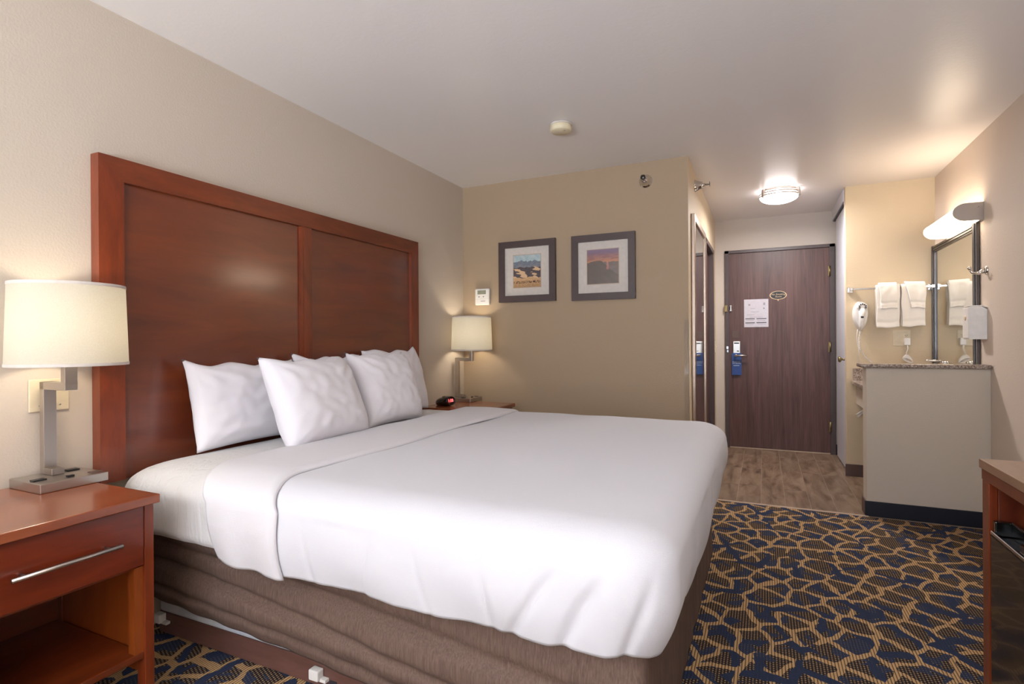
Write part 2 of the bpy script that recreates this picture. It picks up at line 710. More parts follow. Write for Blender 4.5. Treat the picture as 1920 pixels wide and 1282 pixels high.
# hall wall with a bathroom door opening
DB0, DB1, DBZ = 5.035, 5.785, 2.005
struct('wall_bath', G().box(XB - TH, XB, YP + TH, DB0, 0, CE).box(XB - TH, XB, DB1, YE, 0, CE).box(XB - TH, XB, DB0, DB1, DBZ, CE)
       .box(XB - 0.0009, XB, YP, YP + TH, 0, CE), M['wall_cream'])
# entry wall with a door opening
DE0, DE1, DEZ = 1.898, 2.836, 2.044
struct('wall_entry', G().box(XB - TH, DE0, YE, YE + TH, 0, CE).box(DE1, XR + TH, YE, YE + TH, 0, CE).box(DE0, DE1, YE, YE + TH, DEZ, CE), M['wall_hall'])
struct('wall_sink', G().box(XC, XR, YS, YS + 0.08, 0, CE), M['wall_cream'])
struct('wall_closet', G().box(XC + 0.1, XC + 0.16, YS + 0.08, YE, 0, CE), M['white_paint'])
struct('wall_right', G().box(XR, XR + TH, YB - TH, YE, 0, CE), M['wall_right'])
HW0, HW1, HWX, HWZ = 4.1, 4.225, 2.828, 0.947
struct('wall_half', G().box(HWX, XR, HW0, HW1, 0, HWZ, bev=0.004), M['wall_half'])
# back wall with a wide window
WX0, WX1, WZ0, WZ1 = 0.4, 3.1, 0.5, 2.2
struct('wall_back', G().box(0, WX0, YB - TH, YB, 0, CE).box(WX1, XR, YB - TH, YB, 0, CE).box(WX0, WX1, YB - TH, YB, 0, WZ0).box(WX0, WX1, YB - TH, YB, WZ1, CE), M['wall_bed'])
win = struct('window_1', G().box(WX0, WX1, YB - 0.1, YB - 0.05, WZ0, WZ0 + 0.05).box(WX0, WX1, YB - 0.1, YB - 0.05, WZ1 - 0.05, WZ1)
             .box(WX0, WX0 + 0.05, YB - 0.1, YB - 0.05, WZ0 + 0.05, WZ1 - 0.05).box(WX1 - 0.05, WX1, YB - 0.1, YB - 0.05, WZ0 + 0.05, WZ1 - 0.05)
             .box(1.72, 1.78, YB - 0.1, YB - 0.05, WZ0 + 0.05, WZ1 - 0.05), M['white_paint'])
for xa, xb in ((WX0 + 0.05, 1.72), (1.78, WX1 - 0.05)):
    G().box(xa, xb, YB - 0.08, YB - 0.074, WZ0 + 0.05, WZ1 - 0.05).build('pane', M['clear'], win)

# baseboards
struct('baseboard_half', G().box(HWX - 0.009, XR - 0.002, HW0 - 0.008, HW0 - 0.0005, 0.0005, 0.097, bev=0.003), M['navy'])
struct('baseboard_half_end', G().box(HWX - 0.009, HWX - 0.0005, HW0 + 0.001, HW1, 0.0005, 0.097, bev=0.003), M['brown_rubber'])
struct('baseboard_sink', G().box(XC - 0.012, XR - 0.6 + 0.3, YS - 0.011, YS - 0.0005, 0.0005, 0.1, bev=0.003), M['brown_rubber'])
struct('baseboard_far', G().box(0.01, XB - 0.01, YP - 0.01, YP - 0.0005, 0.0005, 0.1, bev=0.003), M['navy'])
struct('baseboard_entry', G().box(2.874, 2.9, YE - 0.012, YE - 0.0005, 0.0005, 0.1, bev=0.003), M['navy'])
struct('baseboard_left', G().box(0.0005, 0.01, 0.02, 1.35, 0.0005, 0.1, bev=0.003), M['navy'])
struct('baseboard_right', G().box(XR - 0.01, XR - 0.0005, 2.25, HW0 - 0.012, 0.0005, 0.1, bev=0.003), M['navy'])

# ------------------------------------------------------------------ doors
d1 = struct('door_1', G().box(1.906, 2.828, YE - 0.006, YE + 0.035, 0.012, 2.036, bev=0.002), M['door'])
G().box(1.867, 1.908, YE - 0.022, YE + 0.05, 0.0, 2.068, bev=0.003).box(2.826, 2.874, YE - 0.022, YE + 0.05, 0.0, 2.068, bev=0.003) \
    .box(1.867, 2.874, YE - 0.022, YE + 0.05, 2.036, 2.068, bev=0.003).build('door_frame', M['frame_brown'], d1)
G().box(1.908, 2.826, YE - 0.012, YE + 0.05, 0.0, 0.010, bev=0.002).build('threshold', M['strip'], d1)
for z in (1.80, 1.055, 0.27):
    G().tube([(2.828, YE - 0.026, z - 0.05), (2.828, YE - 0.026, z + 0.05)], 0.008, 10).box(2.815, 2.835, YE - 0.024, YE - 0.005, z - 0.05, z + 0.05).build('hinge', M['brass'], d1)
lk = G().box(1.944, 2.016, YE - 0.026, YE - 0.006, 0.95, 1.117, bev=0.005).build('lock_plate', M['steel'], d1)
G().box(1.955, 2.005, YE - 0.0275, YE - 0.0255, 1.09, 1.103).build('card_slot', M['black'], lk)
G().tube([(1.985, YE - 0.027, 1.016), (2.0, YE - 0.034, 1.012)], 0.006, 8).build('thumb_turn', M['frame_metal'], lk)
hd = G().tube([(1.972, YE - 0.02, 0.966), (1.972, YE - 0.068, 0.966), (1.985, YE - 0.075, 0.966), (2.03, YE - 0.076, 0.969), (2.085, YE - 0.068, 0.966)], [0.011, 0.011, 0.011, 0.010, 0.009], 12)
hd.lathe([(0.024, 0), (0.024, 0.006), (0.0, 0.007)], 20, axis_mat((1.972, YE - 0.024, 0.966), (0, -1, 0)))
hd.build('lever_handle', M['steel'], d1)
G().box(1.935, 2.003, YE - 0.009, YE - 0.0055, 1.148, 1.224, bev=0.002).build('patch_plate', M['brown_rubber'], d1)
G().box(1.862, 1.893, YE - 0.04, YE - 0.02, 1.425, 1.495, bev=0.004).build('guard_latch', M['brass'], d1)
G().box(1.915, 1.934, YE - 0.03, YE - 0.006, 1.43, 1.446, bev=0.003).box(1.915, 1.934, YE - 0.03, YE - 0.006, 1.478, 1.494, bev=0.003) \
    .box(1.92, 1.93, YE - 0.02, YE - 0.006, 1.44, 1.486).build('latch_keeper', M['steel'], d1)
G().box(1.880, 1.9, YE - 0.028, YE - 0.021, 1.035, 1.065, bev=0.002).box(1.885, 1.9, YE - 0.028, YE - 0.021, 1.018, 1.026).box(1.885, 1.9, YE - 0.028, YE - 0.021, 1.004, 1.011).build('strike_plate', M['chrome'], d1)

# bathroom door in its dark frame on the hall wall
d2 = struct('door_2', G().box(XB - 0.075, XB - 0.035, DB0 + 0.012, DB1 - 0.012, 0.01, DBZ - 0.012), M['door'])
G().box(XB - 0.1, XB + 0.014, DB0 - 0.035, DB0 + 0.014, 0, DBZ + 0.03, bev=0.003).box(XB - 0.1, XB + 0.014, DB1 - 0.014, DB1 + 0.035, 0, DBZ + 0.03, bev=0.003) \
    .box(XB - 0.1, XB + 0.014, DB0 - 0.035, DB1 + 0.035, DBZ - 0.012, DBZ + 0.03, bev=0.003).build('door_frame', M['frame_brown'], d2)

# closet opening beside the entry: jamb, header and white door
struct('trim_1', G().box(XC, XC + 0.1, YS + 0.08, YS + 0.10, 0, CE, bev=0.002), M['white_paint'])
struct('trim_2', G().box(XC - 0.006, XC + 0.035, YS + 0.10, YE, 2.292, CE, bev=0.002), M['white_paint'])
G().box(XC + 0.004, XC + 0.032, YS + 0.11, YE - 0.02, 2.280, 2.2915).build('sliding_track', M['black'], bpy.data.objects['trim_2'])
d3 = struct('door_3', G().box(XC + 0.016, XC + 0.048, YS + 0.115, 6.04, 0.015, 2.275, bev=0.002), M['white_paint'])
G().lathe([(0.018, 0), (0.018, 0.004), (0.009, 0.008), (0.009, 0.028), (0.022, 0.036), (0.025, 0.047), (0.018, 0.055), (0.0, 0.057)], 20, axis_mat((XC + 0.016, 5.42, 0.957), (-1, 0, 0))).build('door_knob', M['brass'], d3)

# ------------------------------------------------------------------ headboard
HX = 0.051
hb = thing('headboard', 'tall cherry wood headboard with two recessed panels mounted on the wall', 'headboard', (0.0, 2.157, 0.62))
Y0, Y1, Z0, Z1 = 1.153, 3.162, 0.62, 1.827
G().prism([(Y0, Z0), (Y0 + 0.087, Z0), (Y0 + 0.087, Z1 - 0.087), (Y0, Z1)], 0, 0.003, HX).build('stile', M['cherry_v'], hb)
G().prism([(Y1, Z0), (Y1 - 0.085, Z0), (Y1 - 0.085, Z1 - 0.087), (Y1, Z1)], 0, 0.003, HX).build('stile', M['cherry_v'], hb)
G().prism([(Y0, Z1), (Y0 + 0.087, Z1 - 0.087), (Y1 - 0.085, Z1 - 0.087), (Y1, Z1)], 0, 0.003, HX).build('top_rail', M['cherry_h'], hb)
G().box(0.003, 0.045, 2.105, 2.178, Z0, Z1 - 0.0872).box(0.003, 0.048, 2.122, 2.178, Z0, Z1 - 0.0872).build('mullion', M['cherry_v'], hb)
G().box(0.003, 0.032, Y0 + 0.0872, 2.1048, Z0, Z1 - 0.0872).build('panel', M['cherry_panel'], hb)
G().box(0.003, 0.032, 2.1782, Y1 - 0.0852, Z0, Z1 - 0.0872).build('panel', M['cherry_panel'], hb)

# ------------------------------------------------------------------ nightstands
NX = 0.53


def nightstand(loc, label):
    """Origin at the middle of the back, on the carpet; half width .242."""
    x, y, z = loc
    t = thing('nightstand', label, 'nightstand', loc, 'cherry nightstands beside the bed')
    hw = 0.242
    G().box(0.012, NX + 0.008, y - hw, y + hw, 0.64, 0.667, bev=0.003).build('top', M['cherry_top'], t)
    for s in (-1, 1):
        for xa, xb in ((0.02, 0.06), (NX - 0.052, NX - 0.012)):
            ya, yb = sorted((y + s * (hw - 0.008), y + s * (hw - 0.036)))
            G().box(xa, xb, ya, yb, 0.0, 0.6395, bev=0.002).build('leg', M['cherry_v'], t)
        ya, yb = sorted((y + s * (hw - 0.014), y + s * (hw - 0.032)))
        G().box(0.0605, NX - 0.0525, ya, yb, 0.12, 0.6395).build('side_panel', M['cherry_inside'], t)
        ya, yb = sorted((y + s * (hw - 0.0362), y + s * (hw - 0.062)))
        G().box(NX - 0.05, NX - 0.02, ya, yb, 0.17, 0.452).build('inner_post', M['cherry_inside'], t)
    G().box(0.022, 0.034, y - hw + 0.033, y + hw - 0.033, 0.12, 0.6395).build('back_panel', M['cherry_panel'], t)
    G().box(0.035, NX - 0.018, y - hw + 0.0365, y + hw - 0.0365, 0.17, 0.19, bev=0.002).build('shelf', M['cherry_h'], t)
    G().box(0.035, NX - 0.045, y - hw + 0.0365, y + hw - 0.0365, 0.44, 0.455).build('drawer_rail', M['cherry_h'], t)
    dr = G().box(0.3, NX - 0.012, y - hw + 0.038, y + hw - 0.038, 0.457, 0.636, bev=0.002).build('drawer', M['cherry_front'], t)
    hx = NX + 0.016
    hg = G().tube([(hx, y - 0.128, 0.545), (hx, y + 0.128, 0.545)], 0.006, 12)
    for s in (-1, 1):
        hg.tube([(NX - 0.013, y + s * 0.098, 0.545), (hx, y + s * 0.098, 0.545)], 0.0045, 10)
    hg.build('bar_handle', M['steel'], dr)
    return t


ns = nightstand((0, 0.820, 0), 'cherry nightstand with steel bar handle, under the lamp by the blank wall plate')
dup(ns, (0, 3.466, 0), 'cherry nightstand under the clock in the corner by the thermostat')

# ------------------------------------------------------------------ lamps


def lamp(y, label):
    """Square base y-.1 .. y+.1, post near the wall, crank arm, drum shade."""
    t = thing('table_lamp', label, 'lamp', (0.115, y, 0.667), 'nightstand lamps')
    zb = 0.667
    b = G().box(0.021, 0.209, y - 0.098, y + 0.094, zb + 0.0005, zb + 0.03, bev=0.002).build('base', M['steel'], t)
    px = 0.042
    s = 0.0125
    G().box(px - s, px + s, y - s - 0.006, y + s + 0.006, zb + 0.03, 1.005, bev=0.0015) \
        .box(px + s - 0.001, 0.102, y - s - 0.006, y + s + 0.006, zb + 0.0305, zb + 0.052, bev=0.0015) \
        .box(px - s, 0.17 + s, y - s - 0.006, y + s + 0.006, 0.98, 1.005, bev=0.0015) \
        .box(0.17 - s, 0.17 + s, y - s - 0.006, y + s + 0.006, 1.0, 1.09, bev=0.0015).build('crank_post', M['steel'], t)
    for x, yy, in ((0.135, y - 0.07), (0.07, y + 0.055)):
        G().box(x - 0.012, x + 0.012, yy - 0.018, yy + 0.018, zb + 0.0295, zb + 0.034, bev=0.001).build('outlet', M['black'], b)
    G().box(0.165, 0.178, y - 0.01, y + 0.01, zb + 0.0295, zb + 0.036, bev=0.001).build('switch', M['black'], b)
    G().box(0.16, 0.185, y + 0.055, y + 0.085, zb + 0.0295, zb + 0.033, bev=0.001).build('outlet', M['brown_rubber'], b)
    cx, rb, rt, z0, z1 = 0.172, 0.160, 0.152, 1.063, 1.318
    mt = Matrix.Translation((cx, y, 0))
    sh = G().lathe([(rb, z0), (rt, z1)], 64, mt).build('shade', M['shade'], t, fix=False)
    for r, z in ((rb, z0), (rt, z1)):
        trm = G().lathe([(r + 0.0008, z - 0.002), (r + 0.0014, z + 0.003), (r + 0.0008, z + 0.008), (r - 0.001, z + 0.008), (r - 0.001, z - 0.002), (r + 0.0008, z - 0.002)], 64, mt)
        trm.build('rim_tape', M['mat_board'], sh)
    sp = G()
    for k in range(3):
        a = 2 * PI * k / 3 + 0.4
        sp.tube([(cx, y, 1.1), (cx + rb * 0.985 * math.cos(a), y + rb * 0.985 * math.sin(a), z0 + 0.012)], 0.0018, 6)
    sp.build('spider', M['steel'], t)
    G().lathe([(0.0, 1.09), (0.016, 1.09), (0.016, 1.13), (0.0, 1.13)], 16, mt).build('socket', M['white_plastic'], t)
    G().lathe([(0.0, 1.245), (0.018, 1.235), (0.03, 1.205), (0.024, 1.165), (0.014, 1.13), (0.0, 1.13)], 20, mt).build('bulb', M['bulb'], t)
    return t


la = lamp(1.0, 'steel crank-arm table lamp standing in front of the blank wall plate')
dup(la, (0.115, 3.70, 0.667), 'steel crank-arm table lamp behind the black alarm clock')
LAMPC = (1.0, 0.88, 0.68)
for y in (1.0, 3.70):
    point_light('lamp_bulb_light', (0.172, y, 1.19), 2.9, LAMPC, 0.05)

# ------------------------------------------------------------------ alarm clock


def ellipse(rx, ry, n=28):
    return [(rx * math.cos(2 * PI * k / n), ry * math.sin(2 * PI * k / n)) for k in range(n)]


ck = thing('alarm_clock', 'black oval digital alarm clock with red digits on the nightstand', 'clock', (0.12, 3.37, 0.667))
mf = axis_mat((0.185, 3.36, 0.706), (0.95, -0.22, 0.16), (0.22, 0.95, 0.0))
ms_ = mf @ Matrix.Diagonal((1.4, 1.0, 1.0, 1.0))
cb = G().lathe([(0.031, 0.0), (0.034, -0.006), (0.036, -0.03), (0.0365, -0.06), (0.034, -0.09), (0.028, -0.115), (0.017, -0.135), (0.0, -0.142)], 36, ms_)
cb.v = [(x, y, max(z, 0.668)) for x, y, z in cb.v]
cb.build('case', M['black_gloss'], ck)
cf = G().lathe([(0.0, -0.001), (0.025, -0.001), (0.027, -0.008)], 28, ms_).build('display_window', M['clock_face'], ck)
text_mesh('digits', '1:08', 0.032, M['red_led'], cf, mf @ Matrix.Translation((0, 0, -0.0004)))
G().lathe([(0.031, -0.004), (0.0325, 0.003), (0.029, 0.005), (0.026, -0.003)], 32, ms_).build('bezel', M['black_gloss'], ck)
G().box(-0.018, 0.018, 0.0335, 0.039, -0.065, -0.035, mf, bev=0.002).build('snooze_button', M['steel'], ck)

# ------------------------------------------------------------------ wall plates near the bed


def wall_plate(name, label, cat, m, w_, h_, mat, toggles=(), sockets=(), screws=()):
    """Plate in local XY facing local +Z."""
    t = thing(name, label, cat, m.translation[:])
    G().box(-w_ / 2, w_ / 2, -h_ / 2, h_ / 2, 0.0006, 0.006, m, bev=0.002).build('plate', mat, t)
    for x in toggles:
        G().box(x - 0.005, x + 0.005, -0.010, 0.010, 0.0055, 0.009, m).box(x - 0.0035, x + 0.0035, 0.0, 0.008, 0.008, 0.016, m).build('toggle', mat, t)
    for x in sockets:
        sg = G()
        kgs = []
        for yy in (-0.021, 0.021):
            sg.box(x - 0.016, x + 0.016, yy - 0.014, yy + 0.014, 0.0055, 0.008, m, bev=0.001)
            for dx in (-0.006, 0.006):
                kgs.append(G().box(x + dx - 0.0013, x + dx + 0.0013, yy - 0.003, yy + 0.006, 0.0075, 0.0083, m))
            kgs.append(G().box(x - 0.002, x + 0.002, yy - 0.011, yy - 0.007, 0.0075, 0.0083, m))
        so = sg.build('receptacle', mat, t)
        for kg in kgs:
            kg.build('slot', M['ink'], so)
    for x, y in screws:
        G().lathe([(0.0028, 0.0055), (0.0028, 0.0072), (0.0, 0.0076)], 10, m @ Matrix.Translation((x, y, 0))).build('screw', M['steel'], t)
    return t


def wm(loc, zdir):
    """wall matrix: local Y up, local Z out of the wall"""
    z = Vector(zdir)
    y = Vector((0, 0, 1))
    x = y.cross(z)
    m = Matrix((x, y, z)).transposed().to_4x4()
    return Matrix.Translation(loc) @ m


wall_plate('cover_plate', 'ivory double blank cover plate on the wall behind the lamp post', 'wall plate', wm((0, 1.021, 0.957), (1, 0, 0)), 0.116, 0.110, M['ivory_plate'], (), (), ((-0.03, -0.035), (0.03, -0.035)))
wall_plate('wall_outlet', 'ivory wall outlet below the headboard edge', 'wall outlet', wm((0, 1.235, 0.56), (1, 0, 0)), 0.075, 0.115, M['ivory_plate'], (), (0.0,))
wall_plate('light_switch', 'ivory light switch on the hall wall near the entry door', 'light switch', wm((XB, 6.06, 1.06), (1, 0, 0)), 0.075, 0.118, M['ivory_plate'], (0.0,))
op = wall_plate('switch_outlet_plate', 'ivory combined switch and outlet plate under the hanging towels', 'wall outlet', wm((3.236, YS, 1.135), (0, -1, 0)), 0.118, 0.120, M['ivory_plate'], (-0.026,), (0.028,))

# ------------------------------------------------------------------ bed
CYB = 2.157
BX1 = 2.05
BY0, BY1 = 1.175, 3.139


def hem_wave(s, seed):
    return 0.0015 * math.sin(s * 31 + seed) + 0.009 * noise.noise(Vector((s * 4, seed, 0))) + 0.005 * noise.noise(Vector((s * 13, seed, 3)))


def drape_path(x_start, x_end, off, rc, u):
    """U-shaped outline around the foot of the bed: near head -> foot -> far head. u in 0..1.
    Returns point, outward normal, arc length fraction info."""
    xe = x_end + off
    ya, yb = BY0 - off, BY1 + off
    L1 = xe - rc - x_start
    La = PI * rc / 2
    L2 = (yb - ya) - 2 * rc
    tot = 2 * L1 + 2 * La + L2
    s = u * tot
    if s < L1:
        return (x_start + s, ya), (0, -1), s
    s -= L1
    if s < La:
        a = s / rc
        return (xe - rc + rc * math.sin(a), ya + rc - rc * math.cos(a)), (math.sin(a), -math.cos(a)), L1 + s
    s -= La
    if s < L2:
        return (xe, ya + rc + s), (1, 0), L1 + La + s
    s -= L2
    if s < La:
        a = s / rc
        return (xe - rc + rc * math.cos(a), yb - rc + rc * math.sin(a)), (math.cos(a), math.sin(a)), L1 + La + L2 + s
    s -= La
    return (xe - rc - s, yb), (0, 1), L1 + 2 * La + L2 + s


def edge_profile(d, top, rh, rv):
    """height of the padded top at distance d inside the outline"""
    if d >= rh:
        return top
    q = (rh - d) / rh
    return top - rv * (1 - math.sqrt(max(0.0, 1 - q * q)))


TOP = 0.702
bed = thing('bed', 'king bed base with brown skirted box spring on a wooden plinth', 'bed', (1.0, CYB, 0.0))
bb = G().box(0.075, 1.93, 1.345, 2.97, 0.002, 0.084, bev=0.003).build('plinth', M['base_wood'], bed)
for x, z in ((0.10, 0.062), (0.905, 0.046)):
    G().box(x - 0.02, x + 0.02, 1.316, 1.3445, z - 0.012, z + 0.022, bev=0.004).box(x + 0.012, x + 0.042, 1.328, 1.3445, z - 0.016, z - 0.006).build('clip', M['white_plastic'], bb)
G().box(0.95, 0.98, 1.3436, 1.3452, 0.022, 0.034).build('hand_hole', M['ink'], bb)
G().box(0.08, 1.93, 1.343, 2.97, 0.0845, 0.445, bev=0.01).build('box_spring', M['white_liner'], bed)


def skirt_pt(u, v):
    (x, y), (nx, ny), s = drape_path(0.075, 1.985, 0.0, 0.04, u)
    y = CYB + (y - CYB) * (0.905 / 0.982)
    near = abs(ny)
    # near and far sides stop short of the carpet and roll under, the foot reaches the carpet
    zb_side = max(0.006, 0.180 - 0.066 * x - 0.05 * max(0.0, x - 0.9))
    zb = zb_side * near + 0.006 * (1 - near) if near < 1 else zb_side
    if x > 1.9:
        k = (x - 1.9) / 0.085
        zb = zb_side * (1 - k) + 0.006 * k if near > 0.5 else 0.006
    z = 0.452 + (zb - 0.452) * v
    inw = 0.0
    if near > 0.5:
        inw = 0.035 * max(0.0, (v - 0.55) / 0.45) ** 1.6 * (1 - max(0, (x - 1.75) / 0.24))
        # slanting drag folds
        for a0, sl, wd, am in ((0.22, 0.16, 0.05, 0.018), (0.50, 0.20, 0.05, 0.024), (0.80, 0.12, 0.05, 0.018)):
            c = a0 + sl * (x - 0.6)
            inw += am * math.exp(-((v - c) / wd) ** 2)
        inw -= 0.01 * math.sin(v * 9 + x * 2.1)
    inw += 0.003 * math.sin(s * 37) * v + 0.006 * fbm((x, y, z), 6.0, 3.1)
    return (x - nx * inw, y - ny * inw, z)


sk = G().grid(skirt_pt, 260, 40).build('bed_skirt', M['skirt'], bed)
mdS = sk.modifiers.new('thick', 'SOLIDIFY')
mdS.thickness = 0.003

# mattress with a fitted sheet: closed padded block
MRH, MRV = 0.16, 0.085


def padded(x0, x1, y0, y1, z0, top, rh, rv, nx_=70, ny_=70, wr=0.0, seed=1.0):
    """Rounded padded block as a closed grid (superellipse plan)."""
    g = G()
    rings = []
    nring = 160
    cx, cy_ = (x0 + x1) / 2, (y0 + y1) / 2
    hx, hy = (x1 - x0) / 2, (y1 - y0) / 2
    rc = 0.1

    def outline(u, inset):
        # rounded rectangle with corner radius rc
        r = max(rc - inset * 0.3, 0.03)
        ax, ay = hx - inset, hy - inset
        per = [2 * (ax - r), PI * r / 2, 2 * (ay - r), PI * r / 2] * 2
        tot = sum(per)
        s = u * tot
        cx_, cyy = cx, cy_
        segs = [((-1, -1), 0), ((1, -1), 1), ((1, -1), 2), ((1, 1), 3), ((1, 1), 4), ((-1, 1), 5), ((-1, 1), 6), ((-1, -1), 7)]
        for k in range(8):
            if s <= per[k] or k == 7:
                break
            s -= per[k]
        if k == 0:
            return cx_ - ax + r + s, cyy - ay
        if k == 1:
            a = s / r
            return cx_ + ax - r + r * math.sin(a), cyy - ay + r - r * math.cos(a)
        if k == 2:
            return cx_ + ax, cyy - ay + r + s
        if k == 3:
            a = s / r
            return cx_ + ax - r + r * math.cos(a), cyy + ay - r + r * math.sin(a)
        if k == 4:
            return cx_ + ax - r - s, cyy + ay
        if k == 5:
            a = s / r
            return cx_ - ax + r - r * math.sin(a), cyy + ay - r + r * math.cos(a)
        if k == 6:
            return cx_ - ax, cyy + ay - r - s
        a = s / r
        return cx_ - ax + r - r * math.cos(a), cyy - ay + r - r * math.sin(a)

    prof = []
    for k in range(7):
        prof.append((0.02 * (1 - k / 6), z0 + 0.02 * (k / 6) ** 2))
    zs = top - rv
    for k in range(1, 10):
        prof.append((0.0, z0 + 0.02 + (zs - z0 - 0.02) * k / 9))
    for k in range(1, 13):
        q = k / 12
        d = rh * (1 - math.cos(q * PI / 2))
        prof.append((d, zs + rv * math.sin(q * PI / 2)))
    for d in (0.25, 0.4, 0.6, 0.8, 0.95):
        if d < min(hx, hy) - 0.02:
            prof.append((d, top))
    vs = []
    for d, z in prof:
        for k in range(nring):
            u = k / nring
            x, y = outline(u, d)
            dd = 0.0
            if wr and d < rh:
                dd = wr * fbm((x * 3.0, y * 3.0, z * 0.6), 9.0, seed)
            vx, vy = x - cx, y - cy_
            ln = math.hypot(vx, vy) + 1e-6
            vs.append((x + vx / ln * dd, y + vy / ln * dd, z))
    f = []
    for i in range(len(prof) - 1):
        for k in range(nring):
            k2 = (k + 1) % nring
            f.append((i * nring + k, i * nring + k2, (i + 1) * nring + k2, (i + 1) * nring + k))
    f.append(tuple(range(nring))[::-1])
    f.append(tuple((len(prof) - 1) * nring + k for k in range(nring)))
    g.add(vs, f, True)
    return g


mt_o = padded(0.058, BX1 - 0.035, BY0 + 0.012, BY1 - 0.012, 0.456, TOP - 0.012, 0.17, 0.09, wr=0.006).build('mattress', M['sheet_fitted'])
tag(mt_o, 'thick mattress in a white fitted sheet, bare beside the headboard', 'mattress')


